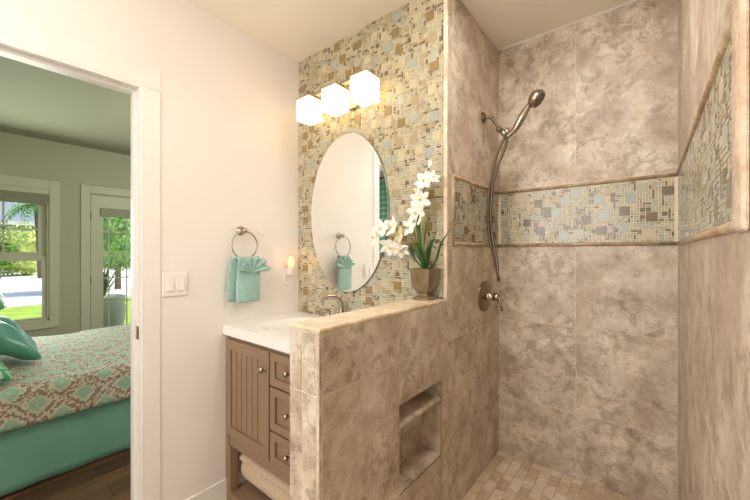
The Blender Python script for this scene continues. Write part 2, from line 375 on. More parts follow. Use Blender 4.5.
MOSM = [M['mos_cream'], M['mos_tan'], M['mos_brown'], M['mos_aqua'], M['mos_grey'], M['mos_umber']]
def mosaic(mp, a0, a1, b0, b1, seed, u=0.0118, gap=0.0021, h=0.003, band=False):
    rnd = random.Random(seed); na = int(round((a1-a0)/u)); nb = int(round((b1-b0)/u)); ua = (a1-a0)/na; ub = (b1-b0)/nb
    occ = [[False]*nb for _ in range(na)]; out = []
    def place(i, j, w, hh, m):
        if i < 0 or j < 0 or i+w > na or j+hh > nb: return False
        for p in range(i, i+w):
            for q in range(j, j+hh):
                if occ[p][q]: return False
        for p in range(i, i+w):
            for q in range(j, j+hh): occ[p][q] = True
        out.append((i, j, w, hh, m)); return True
    big = 0
    for ci in range(0, na//8+1):
        for cj in range(0, nb//8+1):
            big += 1
            m = rnd.choice([5, 0, 3, 5, 3, 4] if band else [2, 0, 3, 0, 2, 4, 1, 2, 0, 1])
            place(ci*8+rnd.randint(0, 4), cj*8+rnd.randint(0, 4), 4, 4, m)
    for _ in range(na*nb//22):
        place(rnd.randrange(na), rnd.randrange(nb), 2, 2, rnd.choice([0, 4, 4, 1, 5, 5, 3] if band else [0, 0, 4, 4, 1, 1, 0, 5]))
    for _ in range(na*nb//8):
        w, hh = rnd.choice([(1, 3), (3, 1), (1, 4), (4, 1), (1, 2), (2, 1)])
        place(rnd.randrange(na), rnd.randrange(nb), w, hh, rnd.choice([0, 4, 4, 5, 5] if band else [0, 4, 0, 1, 0, 1, 5]))
    for i in range(na):
        for j in range(nb):
            if not occ[i][j]:
                w, hh = rnd.choice([(1, 2), (2, 1), (1, 1), (1, 1)]); m = rnd.choice([0, 4, 4, 1, 0, 5] if band else [0, 4, 0, 1, 0, 4, 0, 1, 5])
                if not place(i, j, w, hh, m): place(i, j, 1, 1, m)
    mb = MB(); g = gap/2
    for (i, j, w, hh, m) in out:
        A0, A1, B0, B1 = a0+i*ua+g, a0+(i+w)*ua-g, b0+j*ub+g, b0+(j+hh)*ub-g
        t = 0.0006
        vs = [mp(A0, B0, 0), mp(A1, B0, 0), mp(A1, B1, 0), mp(A0, B1, 0), mp(A0+t, B0+t, h), mp(A1-t, B0+t, h), mp(A1-t, B1-t, h), mp(A0+t, B1-t, h)]
        mb.add(vs, [(4,5,6,7), (0,1,5,4), (1,2,6,5), (2,3,7,6), (3,0,4,7)], m)
    return mb

# ------------------------------------------------------------------ dimensions
XL, XP, XR = -1.79, -0.721, 0.105       # left wall, plumbing/pony face, right wall
YM, YS, YF = 1.432, 2.117, -1.70        # mosaic wall, shower end wall, front wall behind the camera
YN, XPL = 0.65, -0.854                  # near end and vanity side of the pony wall
ZC = Z(1.24); ZSF = Z(-1.22); ZCAP = Z(-0.216)
XLo = XL-0.12                           # bedroom face of the left wall
XB = -5.13; YB0, YB1 = -0.95, 3.0       # bedroom
DZ = Z(0.742); DY1 = 0.54; DY0 = -0.28  # doorway in the left wall
TH = 0.15

# ------------------------------------------------------------------ structure: floors and ceilings
struct('floor', MB().box(XLo, XR+.2, YF-.1, YM+.2, -0.16, FB), M['bathfloor'])
sf = MB()
sf.box(XP-.02, XR, 0.62, YS, FB, ZSF-0.004)
fl = struct('floor_shower', sf, M['grout'])
bm_ = MB(); w = 0.05; l = 0.1
ix = 0; x = XP+0.001
while x < XR-0.01:
    y = YS - (0 if ix % 2 else l/2) - 0.0
    yy = YS-0.001
    first = True
    while yy > 0.64:
        y2 = yy-(l if not (first and ix % 2 == 0) else l/2); first = False
        y2 = max(y2, 0.63); x2 = min(x+w, XR-.001)
        bm_.rbox(x+.0015, x2-.0015, y2+.0015, yy-.0015, ZSF-0.005, ZSF+0.002, 0.0022, 1)
        yy = y2
    x += w; ix += 1
o = bm_.build('floor_brick', M['floorbrick'], fl)
struct('trim_1', MB().rbox(XP-.0, XR, 0.53, 0.625, FB, ZSF+0.06, 0.006), M['stone'])
struct('ceiling', MB().box(XLo, XR+.2, YF-.1, YS+.2, ZC, ZC+0.1), M['ceil'])
struct('floor_bedroom', MB().box(XB-.2, XLo, YB0-.1, YB1+.1, -0.1, 0), M['plank'])
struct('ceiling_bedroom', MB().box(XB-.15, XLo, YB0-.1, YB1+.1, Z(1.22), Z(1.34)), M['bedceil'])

# left wall (doorway cut out); bathroom side white, bedroom side its own skin
lw = MB()
for (y0, y1, z0, z1) in ((YF-.1, DY0-.02, FB, ZC), (DY0-.02, DY1+.02, DZ+.02, ZC), (DY1+.02, YM+.25, FB, ZC), (DY0-.02, DY1+.02, FB-.05, 0)):
    lw.box(XLo+.006, XL, y0, y1, z0, z1)
struct('wall_left', lw, M['wall'])
lb = MB()
for (y0, y1, z0, z1) in ((YB0, DY0-.02, 0, Z(1.22)), (DY0-.02, DY1+.02, DZ+.02, Z(1.22)), (DY1+.02, YB1, 0, Z(1.22))):
    lb.box(XLo, XLo+.005, y0, y1, z0, z1)
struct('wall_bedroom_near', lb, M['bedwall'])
# door frame: jambs, stops, casing
dj = MB()
dj.box(XLo-.004, XL+.001, DY1, DY1+.02, 0, DZ+.02); dj.box(XLo-.004, XL+.001, DY0-.02, DY0, 0, DZ+.02); dj.box(XLo-.004, XL+.001, DY0, DY1, DZ, DZ+.02)
door = struct('door_1', dj, M['trim'])
st = MB(); st.rbox(XL-.075, XL-.045, DY1-.011, DY1+.001, 0, DZ, .002); st.rbox(XL-.075, XL-.045, DY0-.001, DY0+.011, 0, DZ, .002); st.rbox(XL-.075, XL-.045, DY0+.011, DY1-.011, DZ-.011, DZ+.001, .002)
st.build('door_stop', M['trim'], door)
cs = MB(); cs.rbox(XL, XL+.004, DY1+.006, DY1+.083, FB, DZ+.008, .0015); cs.rbox(XL, XL+.004, DY0-.083, DY0-.006, FB, DZ+.008, .0015)
cs.build('side_casing', M['trim'], door)
MB().rbox(XL, XL+.003, DY0-.083, DY1+.083, DZ+.009, DZ+.10, .001).build('head_casing', M['trim'], door)
sp_ = MB(); sp_.rbox(XL-.040, XL-.012, DY1-.0022, DY1+.0005, Z(-.398), Z(-.338), .0008); sp_.box(XL-.036, XL-.024, DY1-.0026, DY1-.002, Z(-.38), Z(-.356))
o = sp_.build('strike_plate', M['bronze'], door); o['label'] = 'dark metal strike plate'
struct('baseboard_left', MB().rbox(XL, XL+.014, DY1+.09, YM-.001, FB, 0.068, .004), M['trim'])

# back wall behind the vanity: drywall core and glass mosaic
def mpM(a, b, h): return (a, YM-h, b)
wb = struct('wall_back', MB().box(XLo+.01, XP-.03, YM, YM+TH, FB, ZC), M['grout_light'])
mo = mosaic(mpM, XL+.002, XP-0.020, Z(-.42), ZC-.001, 11).build('mosaic', MOSM, wb)
eb = MB(); eb.rbox(XP-.019, XP-.001, YM-.006, YM+.01, ZCAP, ZC-.001, .003)
o = eb.build('corner_trim', M['stone'], wb)

# plumbing wall: core, travertine, mosaic band with pencil frame
ZB0, ZB1 = Z(0.040), Z(0.355)          # mosaic band
wp = struct('wall_plumbing', MB().box(XP-.028, XP-.0012, YM+.001, YS+.1, FB, ZC), M['grout'])
def mpP(a, b, h): return (XP-.006+h, a, b)
ys_ = [YM-.0+.003, 1.478, 1.895, YS]
tp = MB()
tiles(tp, mpP, ys_, [ZSF, Z(-.873), Z(-.41), ZB0-.008], h=.006)
tiles(tp, mpP, [YM+.003, 1.478], [ZB0-.006, ZB1+.016], h=.006)
tiles(tp, mpP, ys_, [ZB1+.018, Z(.80), ZC], h=.006)
tp.build('wall_tile', M['trav'], wp)
mosaic(mpP, 1.502, YS-.012, ZB0+.010, ZB1-.006, 5, h=.0072, band=True).build('mosaic_band', MOSM, wp)
def pencil(mb, p, q, r): mb.tube([p, q], r, 12)
pt = MB()
pencil(pt, (XP-.002, 1.49, ZB0), (XP-.002, YS-.004, ZB0), .0095); pencil(pt, (XP-.002, 1.49, ZB1+.006), (XP-.002, YS-.004, ZB1+.006), .0095)
pencil(pt, (XP-.002, 1.49, ZB0-.006), (XP-.002, 1.49, ZB1+.012), .0085)
pt.build('pencil_trim', M['pencil'], wp, True)

# shower end wall
ws = struct('wall_shower', MB().box(XP-.02, XR+.1, YS+.0012, YS+TH, FB, ZC), M['grout'])
def mpS(a, b, h): return (a, YS+.006-h, b)
ts = MB(); xs_ = [XP, -.308, XR]
tiles(ts, mpS, xs_, [ZSF, Z(-.873), Z(-.41), ZB0-.008], h=.006, gap=.0016)
tiles(ts, mpS, xs_, [ZB1+.018, ZC], h=.006, gap=.0016)
ts.build('wall_tile', M['trav'], ws)
mosaic(mpS, XP+.012, XR-.012, ZB0+.010, ZB1-.006, 7, h=.0072, band=True).build('mosaic_band', MOSM, ws)
pt = MB(); pencil(pt, (XP+.006, YS+.001, ZB0), (XR-.004, YS+.001, ZB0), .0095); pencil(pt, (XP+.006, YS+.001, ZB1+.006), (XR-.004, YS+.001, ZB1+.006), .0095)
pt.build('pencil_trim', M['pencil'], ws, True)
struct('trim_2', MB().box(XP, XR, YS-.004, YS, ZC-.005, ZC).box(XP, XP+.003, YM, YS, ZC-.004, ZC), M['trim'])

# right wall
wr = struct('wall_right', MB().box(XR+.0012, XR+.106, YF-.1, YS+.1, FB, ZC), M['grout_light'])
def mpR(a, b, h): return (XR+.006-h, a, b)
tr = MB(); yr = [-.256, .154, .564, .974, 1.384, 1.794, YS]
tiles(tr, mpR, yr, [FB, Z(-.873), Z(-.405), ZB0-.008], h=.006)
tiles(tr, mpR, yr, [ZB1+.018, ZC], h=.006)
tiles(tr, mpR, [-.256, .154, .564, .662], [ZB0-.006, ZB1+.016], h=.006)
tr.build('wall_tile', M['trav'], wr)
mosaic(mpR, .744, YS-.012, ZB0+.010, ZB1-.006, 9, h=.0072, band=True).build('mosaic_band', MOSM, wr)
pt = MB(); pencil(pt, (XR+.001, .730, ZB0), (XR+.001, YS-.004, ZB0), .0095); pencil(pt, (XR+.001, .730, ZB1+.006), (XR+.001, YS-.004, ZB1+.006), .0095)
pt.build('pencil_trim', M['pencil'], wr, True)
bn = MB(); bn.rbox(XR-.009, XR+.005, .664, .739, ZB0-.012, ZB1+.020, .009, 4)
bn.build('bullnose_trim', M['bull'], wr, True)
# front wall behind the camera, with an unseen window added for the fill light
fw = MB()
for (x0, x1, z0, z1) in ((XLo, -1.6, FB, ZC), (-.3, XR+.1, FB, ZC), (-1.6, -.3, FB, Z(-.3)), (-1.6, -.3, Z(.9), ZC)): fw.box(x0, x1, YF-.1, YF, z0, z1)
struct('wall_front', fw, M['wall'])
wf = MB()
for (x0, x1, z0, z1) in ((-1.6, -1.55, Z(-.3), Z(.9)), (-.35, -.3, Z(-.3), Z(.9)), (-1.6, -.3, Z(-.3), Z(-.25)), (-1.6, -.3, Z(.85), Z(.9)), (-1.55, -.35, Z(.28), Z(.32))): wf.box(x0, x1, YF-.08, YF-.02, z0, z1)
w3 = struct('added_window', wf, M['trim']); MB().box(-1.55, -.35, YF-.052, YF-.048, Z(-.25), Z(.85)).build('pane', M['glass'], w3)  # frame and pane of the added window, never in view

# pony wall with niche
NY0, NY1, NZ0, NZ1, ND = 1.043, 1.375, Z(-.905), Z(-.568), 0.10
pw = MB(); xi = XP-.0012; xo = XPL+.0012; zt = ZCAP-.014
pw.box(xo, xi, YN+.0012, NY0, FB, zt); pw.box(xo, xi, NY1, YM-.001, FB, zt); pw.box(xo, xi, NY0, NY1, NZ1, zt); pw.box(xo, xi, NY0, NY1, FB, NZ0); pw.box(xo, XP-ND-.004, NY0, NY1, NZ0, NZ1)
pony = struct('wall_pony', pw, M['grout'])
tpn = MB()
tiles(tpn, mpP, [YN+.013, NY0+.003, 1.467-.03], [FB, Z(-.873), Z(-.41), zt], h=.006, holes=[(NY0, NY1, NZ0, NZ1)])
def mpE(a, b, h): return (a, YN+.006-h, b)
tiles(tpn, mpE, [XPL, -.795, XP-.012], [FB, Z(-.873), Z(-.41), zt], h=.006)
tiles(tpn, mpE, [XP-.011, XP+.0005], [FB, Z(-.41), zt], h=.006, gap=.0012)      # thin edge strip
tiles(tpn, mpP, [YN, YN+.012], [FB, Z(-.41), zt], h=.006, gap=.001)
def mpV(a, b, h): return (XPL+.006-h, a, b)
tiles(tpn, mpV, [YN+.008, NY0, YM-.004], [FB, Z(-.41), zt], h=.006)
tpn.build('wall_tile', M['trav'], pony)
nt_ = MB(); xb = XP-ND-.004
tiles(nt_, lambda a, b, h: (xb+h, a, b), [NY0, 1.21, NY1], [NZ0, NZ1], h=.004)
tiles(nt_, lambda a, b, h: (b, NY0+h, a), [NZ0, NZ1], [xb, XP-.002], h=.004)
tiles(nt_, lambda a, b, h: (b, NY1-h, a), [NZ0, NZ1], [xb, XP-.002], h=.004)
tiles(nt_, lambda a, b, h: (b, a, NZ0+h), [NY0, 1.15, NY1], [xb, XP-.002], h=.005)
tiles(nt_, lambda a, b, h: (b, a, NZ1-h), [NY0, NY1], [xb, XP-.002], h=.004)
nt_.build('niche_tile', M['trav'], pony)
MB().rbox(xb+.002, XP-.003, NY0+.003, NY1-.003, Z(-.662), Z(-.646), .002).build('niche_shelf', M['trav'], pony)
MB().rbox(XPL-.001, XP+.001, YN-.001, YM-.008, ZCAP-.014, ZCAP, .005, 3).build('cap', M['stone'], pony)

# ------------------------------------------------------------------ bedroom shell
WY0, WY1, WZ0, WZ1 = -.33, .693, Z(-.745), Z(.68)        # window opening
BY0, BY1, BZ1 = 1.047, 1.90, Z(.683)                      # glazed door opening
bf = MB()
for (y0, y1, z0, z1) in ((YB0-.1, WY0, 0, Z(1.22)), (WY0, WY1, 0, WZ0), (WY0, WY1, WZ1, Z(1.22)), (WY1, BY0, 0, Z(1.22)), (BY0, BY1, BZ1, Z(1.22)), (BY1, YB1+.1, 0, Z(1.22))):
    bf.box(XB-.14, XB, y0, y1, z0, z1)
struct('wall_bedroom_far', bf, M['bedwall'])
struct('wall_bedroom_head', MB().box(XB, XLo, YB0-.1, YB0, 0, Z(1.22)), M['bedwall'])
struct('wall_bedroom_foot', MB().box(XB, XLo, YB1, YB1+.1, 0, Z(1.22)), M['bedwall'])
wc = MB(); k = .085
wc.rbox(XB, XB+.018, WY1, WY1+k, WZ0-k, WZ1+k+.02, .003); wc.rbox(XB, XB+.018, WY0-k, WY0, WZ0-k, WZ1+k+.02, .003)
wc.rbox(XB, XB+.018, WY0, WY1, WZ1, WZ1+k+.02, .003); wc.rbox(XB, XB+.022, WY0, WY1, WZ0-k, WZ0, .003)
for (y0, y1, z0, z1) in ((WY1-.018, WY1, WZ0, WZ1), (WY0, WY0+.018, WZ0, WZ1), (WY0, WY1, WZ1-.018, WZ1), (WY0, WY1, WZ0, WZ0+.018)): wc.box(XB-.12, XB, y0, y1, z0, z1)
win = struct('window_1', wc, M['bedtrim'])
us = MB(); g0, g1 = WY0+.018, WY1-.018
for (y0, y1, z0, z1) in ((g1-.06, g1, Z(-.05), WZ1-.018), (g0, g0+.06, Z(-.05), WZ1-.018), (g0+.0605, g1-.0605, Z(-.05), Z(0.0)), (g0+.0605, g1-.0605, WZ1-.07, WZ1-.018)): us.rbox(XB-.085, XB-.055, y0, y1, z0, z1, .002)
for yy in (.356, .098, -.16): us.box(XB-.080, XB-.062, yy-.008, yy+.008, Z(0), WZ1-.07)
us.box(XB-.080, XB-.062, g0+.05, g1-.05, Z(.237), Z(.255))
o = us.build('upper_sash', M['bedtrim'], win)
MB().box(XB-.073, XB-.069, g0+.05, g1-.05, Z(-.01), WZ1-.06).build('pane', M['glass'], o)
ls = MB()
for (y0, y1, z0, z1) in ((g1-.035, g1, WZ0+.018, Z(-.04)), (g0, g0+.035, WZ0+.018, Z(-.04)), (g0+.0355, g1-.0355, Z(-.095), Z(-.04)), (g0+.0355, g1-.0355, WZ0+.018, WZ0+.035)): ls.rbox(XB-.052, XB-.022, y0, y1, z0, z1, .002)
o = ls.build('lower_sash', M['bedtrim'], win)
MB().box(XB-.040, XB-.036, g0+.03, g1-.03, WZ0+.03, Z(-.09)).build('pane', M['glass'], o)
bl = thing('window_blind', (XB+.0, .18, Z(.62)), 'raised grey woven blind with flat valance across the top of the bedroom window', 'blind')
MB().rbox(XB-.015, XB+.03, WY0+.004, WY1-.004, Z(.625), Z(.678), .003).build('valance', M['bedtrim'], bl)
sl = MB()
for i in range(8): sl.rbox(XB-.012, XB+.022+.004*(i % 2), WY0+.01, WY1-.01, Z(.515+i*.0135), Z(.527+i*.0135), .002, 1)
sl.build('blind_stack', M['blind'], bl)
# glazed bedroom door
dc = MB()
dc.rbox(XB, XB+.018, BY0-.09, BY0-.004, 0, BZ1+.10, .003); dc.rbox(XB, XB+.018, BY1+.004, BY1+.09, 0, BZ1+.10, .003); dc.rbox(XB, XB+.018, BY0-.004, BY1+.004, BZ1+.01, BZ1+.10, .003)
d2 = struct('door_2', dc, M['bedtrim'])
df = MB(); a0, a1, b0, b1 = 1.17, 1.78, Z(-.92), Z(.50)
for (y0, y1, z0, z1) in ((BY0+.004, a0, .005, BZ1-.004), (a1, BY1-.004, .005, BZ1-.004), (a0, a1, .005, b0), (a0, a1, b1, BZ1-.004)): df.box(XB-.045, XB-.003, y0, y1, z0, z1)
for zz in (.248, -.037, -.316, -.609): df.box(XB-.034, XB-.014, a0, a1, Z(zz)-.006, Z(zz)+.006)
for yy in (1.228, 1.412, 1.60): df.box(XB-.034, XB-.014, yy-.005, yy+.005, b0, b1)
slab = df.build('door_slab', M['bedtrim'], d2)
MB().box(XB-.026, XB-.022, a0, a1, b0, b1).build('pane', M['glass'], slab)
hg = MB()
for zz in (.42, -.33, -.98): hg.tube([(XB+.004, BY0+.001, Z(zz)-.045), (XB+.004, BY0+.001, Z(zz)+.045)], .006, 8)
hg.build('hinge', M['bronze'], d2)
db = thing('door_blind', (XB+.01, 1.47, Z(.47)), 'raised grey woven shade at the top of the glazed bedroom door', 'blind')
MB().rbox(XB-.001, XB+.02, 1.142, 1.81, Z(.425), Z(.528), .004).build('blind_stack', M['blind'], db)
struct('baseboard_bedroom', MB().rbox(XB, XB+.014, YB0, BY0-.092, 0, .10, .003), M['bedtrim'])

# ------------------------------------------------------------------ bed
bed = thing('bed', (-3.33, .4, 0), 'low double bed with mint and brown medallion quilt over a teal skirt', 'bed')
MB().rbox(-4.0, -2.68, -.60, 1.42, .16, .335, .02, 3).build('box_spring', M['mattress'], bed)
MB().rbox(-4.02, -2.66, -.60, 1.44, .337, .54, .05, 4).build('mattress', M['mattress'], bed)
# skirt: gathered panel hung around the box spring
def skirt_path():
    p = []
    n = 60
    for i in range(n+1): p.append((-2.665, -.62+2.05*i/n, 1, 0, i/n*2.05))
    for i in range(1, 41): p.append((-2.665-1.36*i/40, 1.45, 0, 1, 2.05+1.36*i/40))
    return p
sk = MB(); P_ = skirt_path(); rows = 8; vs = []
for (x, y, nx, ny, s) in P_:
    for r in range(rows+1):
        t = r/rows
        wv = (math.sin(s*9.0)+.6*math.sin(s*23+1.3))*.008*t + .028*t
        vs.append((x+nx*wv, y+ny*wv, .36-.345*t+.004*math.sin(s*9)*t))
fs = [(i*(rows+1)+j, (i+1)*(rows+1)+j, (i+1)*(rows+1)+j+1, i*(rows+1)+j+1) for i in range(len(P_)-1) for j in range(rows)]
sk.add(vs, fs); o = sk.build('bed_skirt', M['skirt'], bed, True)
md = o.modifiers.new('thickness', 'SOLIDIFY'); md.thickness = 0.003
# quilt: top sheet with rounded drop down the near side and foot
rnd = random.Random(3); q = MB(); nx_, ny_ = 64, 90; vs = []; uv = []
def qprof(s):                                      # s runs from the far edge over the top and down the near side
    W = 1.40
    if s < W: return (-4.06+s, .566)
    a = (s-W)/.05
    if a < PI/2: return (-2.66+.05*math.sin(a)-.0, .516+.05*math.cos(a))
    return (-2.61+.012*(a-PI/2)/4, .516-(s-W-.05*PI/2))
SL = 1.40+.05*PI/2+.16
for i in range(nx_+1):
    s = SL*i/nx_; px, pz = qprof(s)
    for j in range(ny_+1):
        y = -.62+2.08*j/ny_
        wv = .006*math.sin(y*7+s*5)+.004*math.sin(y*17-s*3)
        vs.append((px + (wv if s > 1.45 else 0), y, pz + (wv if s < 1.45 else 0))); uv.append((y, s))
fs = [(i*(ny_+1)+j, (i+1)*(ny_+1)+j, (i+1)*(ny_+1)+j+1, i*(ny_+1)+j+1) for i in range(nx_) for j in range(ny_)]
q.add(vs, fs); o = q.build('quilt', M['quilt'], bed, True, uv=uv)
md = o.modifiers.new('thickness', 'SOLIDIFY'); md.thickness = 0.012; md.offset = -1
MB().rbox(-4.1, -2.62, -.72, -.64, 0, 1.15, .02, 3).build('headboard', M['darkwood'], bed)

def pillow(name, c, w, h, t, rot, mat, label, seed, group=None, wr=.012):
    n = 26; mb = MB(); vs = []; uv = []; rnd = random.Random(seed); ph = [rnd.uniform(0, 6) for _ in range(6)]
    for side in (1, -1):
        for i in range(n+1):
            for j in range(n+1):
                u, v = -1+2*i/n, -1+2*j/n
                e = (max(0, 1-u*u)*max(0, 1-v*v))**.42
                pin = 1-.07*(u*u*(1-v*v)*0+ (1-u*u)*v*v*0) - .06*((1-abs(u))*abs(v)**3 + (1-abs(v))*abs(u)**3)
                z = side*t/2*e*(1+.12*math.sin(3*u+ph[0])*math.sin(2.5*v+ph[1])) + wr*e*math.sin(9*u+3*v+ph[2])*math.cos(4*v+ph[3])
                vs.append((u*w/2*pin, v*h/2*pin, z)); uv.append((u*.5+.5, v*.5+.5))
    m = (n+1)*(n+1)
    fs = [(s*m+i*(n+1)+j, s*m+(i+1)*(n+1)+j, s*m+(i+1)*(n+1)+j+1, s*m+i*(n+1)+j+1) for s in (0, 1) for i in range(n) for j in range(n)]
    R = Matrix.Rotation(rot[2], 4, 'Z') @ Matrix.Rotation(rot[1], 4, 'Y') @ Matrix.Rotation(rot[0], 4, 'X')
    mb.add([R @ Vector(v) + Vector(c) for v in vs], fs)
    o = mb.build(name, mat, None, True, uv=uv)
    bm = bmesh.new(); bm.from_mesh(o.data); bmesh.ops.remove_doubles(bm, verts=bm.verts, dist=.0008); bmesh.ops.recalc_face_normals(bm, faces=bm.faces); bm.to_mesh(o.data); bm.free()
    return tag(o, label, 'pillow', group)
R_ = math.radians
pillow('pillow', (-3.36, .17, .76), .66, .46, .19, (R_(142), R_(4), R_(6)), M['satin'], 'large shiny teal satin pillow resting on the quilt at the head of the bed', 2, wr=.018)
pillow('pillow', (-3.82, .08, .985), .60, .46, .17, (R_(150), R_(-5), R_(-6)), M['satin'], 'second teal satin pillow, behind and above the large one on the window side', 5, wr=.014)
pillow('cushion', (-2.86, .07, .69), .36, .34, .10, (R_(148), R_(3), R_(4)), M['chevron'], 'small green and white chevron cushion at the near edge of the bed', 8, wr=.004)

# striped curtain on the wall at the head of the bed, seen in the mirror
cu = thing('curtain', (-2.4, YB0+.05, 0), 'mint striped curtain in the bedroom, seen reflected at the right edge of the mirror', 'curtain')
cm = MB(); vs = []; n = 90
for i in range(n+1):
    x = -3.0+1.05*i/n
    for zz in (.12, Z(1.0)): vs.append((x, YB0+.07+.022*math.sin(i*.9), zz))
cm.add(vs, [(i*2, i*2+2, i*2+3, i*2+1) for i in range(n)]); o = cm.build('cloth', M['curtain'], cu, True)
md = o.modifiers.new('thickness', 'SOLIDIFY'); md.thickness = 0.003
MB().tube([(-3.05, YB0+.07, Z(1.015)), (-1.93, YB0+.07, Z(1.015))], .012).tube([(-3.0, YB0, Z(1.015)), (-3.0, YB0+.07, Z(1.015))], .008).build('curtain_rod', M['bronze'], cu)

# ------------------------------------------------------------------ vanity
VX0, VX1, VY0 = XL+.002, XPL-.006, .942
V = thing('vanity_cabinet', ((VX0+VX1)/2, 1.2, 0), 'taupe painted vanity with beadboard door, small drawers and open bottom shelf', 'cabinet')
zb, ztp = Z(-1.035), Z(-.444)
bx = MB()
bx.box(VX0+.002, VX1-.002, VY0+.003, YM-.012, zb, ztp)
bx.rbox(VX0, VX0+.030, VY0-.004, VY0+.04, FB, ztp, .002); 
bx.build('body', M['vanity'], V)
for (lx, ly) in ((VX0, VY0-.002), (VX1-.045, VY0-.002), (VX0, YM-.06), (VX1-.045, YM-.06)):
    MB().rbox(lx+.001, lx+.045, ly, ly+.045, FB, zb+.003, .002).build('leg', M['vanity'], V)
MB().rbox(VX0+.01, VX1-.01, VY0+.002, YM-.03, -.030, .002, .003).build('shelf', M['vanity'], V)
# frame-and-panel front helper: frame rails around a beaded panel, front at y = VY0
def panel_front(x0, x1, z0, z1, fr, beads, yf=None):
    yf = yf if yf is not None else VY0-.016
    mb = MB()
    mb.rbox(x0, x0+fr, yf, VY0+.001, z0, z1, .002); mb.rbox(x1-fr, x1, yf, VY0+.001, z0, z1, .002)
    mb.rbox(x0+fr-.001, x1-fr+.001, yf, VY0+.001, z1-fr, z1, .002); mb.rbox(x0+fr-.001, x1-fr+.001, yf, VY0+.001, z0, z0+fr, .002)
    mb.box(x0+fr-.001, x1-fr+.001, VY0-.003, VY0+.001, z0+fr-.001, z1-fr+.001)
    if beads:
        wv = (x1-x0-2*fr)/beads
        for i in range(beads): mb.rbox(x0+fr+i*wv+.003, x0+fr+(i+1)*wv-.003, yf+.007, VY0-.002, z0+fr+.001, z1-fr-.001, .0025, 2)
    return mb
dz0, dz1 = Z(-.970), Z(-.462)
dr = panel_front(-1.766, -1.373, dz0, dz1, .052, 6).build('door', M['vanity'], V)
def knob(x, z, parent, r=.016):
    MB().lathe([(.011, 0), (.011, .003), (.006, .006), (.006, .014), (r*.8, .017), (r, .022), (r*.95, .029), (r*.5, .033)], (x, VY0-.016, z), (0, -1, 0), 20).build('knob', M['nickel'], parent, True)
knob(-1.402, Z(-.547), dr)
for (z0, z1) in ((-.612, -.462), (-.815, -.622), (-.970, -.825)):
    d = panel_front(-1.362, -1.070, Z(z0), Z(z1), .036, 3 if z0 > -.7 else 0).build('drawer', M['vanity'], V)
    knob(-1.216, Z((z0+z1)/2)+.012, d, .014)
dr2 = panel_front(-1.060, VX1-.004, dz0, dz1, .045, 4).build('door', M['vanity'], V); knob(-1.03, Z(-.547), dr2)
# one thick towel rolled up along the shelf, its woven bands near the wall end
mb = MB(); n = 150; turns = 3.2; tcx, tcz, tr_ = 1.068, .006+.125, .1235
ring = []
for i in range(n+1):
    a = 2.6-2*PI*turns*(1-i/n); rr = tr_*(.10+.82*i/n); ring.append((rr*math.cos(a), rr*math.sin(a)))
xs = [-1.725, -1.718, -1.705, -1.66, -1.652, -1.645, -1.637, -1.625, -1.617, -1.610, -1.602, -1.45, -1.3, -1.15, -.93, -.915]
sc = [.84, .93, .98, 1.0, .965, .965, 1.0, 1.0, .965, .965, 1.0, 1.01, 1.02, 1.01, 1.0, .93]
for x_, k_ in zip(xs, sc):
    for (a_, b_) in ring: mb.v.append((x_, tcx+a_*k_, tcz-.004+b_*k_))
m = n+1
mb.f = [(k*m+i, (k+1)*m+i, (k+1)*m+i+1, k*m+i+1) for k in range(len(xs)-1) for i in range(n)]; mb.mi = [0]*len(mb.f)
o = mb.build('rolled_towel', M['beige_towel'], None, True)
md = o.modifiers.new('thickness', 'SOLIDIFY'); md.thickness = .012; md.offset = -1
tag(o, 'thick beige towel rolled up on the bottom shelf of the vanity', 'towel')

# worktop with integrated basin
T = thing('countertop', (-1.32, 1.2, Z(-.443)), 'white solid vanity top with integrated basin, on the taupe cabinet', 'countertop')
zt0, zt1 = Z(-.443), Z(-.389)
bm = bmesh.new(); NX, NY = 60, 36; X0, X1, Y0, Y1 = XL+.001, XPL-.002, .923, YM-.006
cx_, cy_, rx_, ry_ = -1.347, 1.175, .30, .17
vs = []
for i in range(NX+1):
    for j in range(NY+1):
        x = X0+(X1-X0)*i/NX; y = Y0+(Y1-Y0)*j/NY
        d = (abs((x-cx_)/rx_)**4+abs((y-cy_)/ry_)**4)**.25
        t = min(1, max(0, (1.06-d)/.30)); t = t*t*(3-2*t)
        vs.append((x, y, zt1-.042*t))
tb = MB(); tb.add(vs, [(i*(NY+1)+j, (i+1)*(NY+1)+j, (i+1)*(NY+1)+j+1, i*(NY+1)+j+1) for i in range(NX) for j in range(NY)])
# rim and underside
def skirt_(mb, x0, x1, y0, y1, zu, zl): 
    mb.add([(x0,y0,zu),(x1,y0,zu),(x1,y1,zu),(x0,y1,zu),(x0,y0,zl),(x1,y0,zl),(x1,y1,zl),(x0,y1,zl)], [(0,1,5,4),(1,2,6,5),(2,3,7,6),(3,0,4,7),(4,5,6,7)])
skirt_(tb, X0, X1, Y0, Y1, zt1, zt0)
bm.free(); o = tb.build('counter', M['solid'], T)
md = o.modifiers.new('weld', 'WELD'); md.merge_threshold = .0005
md = o.modifiers.new('round', 'BEVEL'); md.width = .004; md.segments = 2; md.limit_method = 'ANGLE'; md.angle_limit = R_(50)
MB().lathe([(.001, 0), (.022, .0), (.024, .003), (.016, .005), (.001, .005)], (cx_, cy_, zt1-.0425), (0,0,1), 24).build('drain', M['nickel'], T, True)

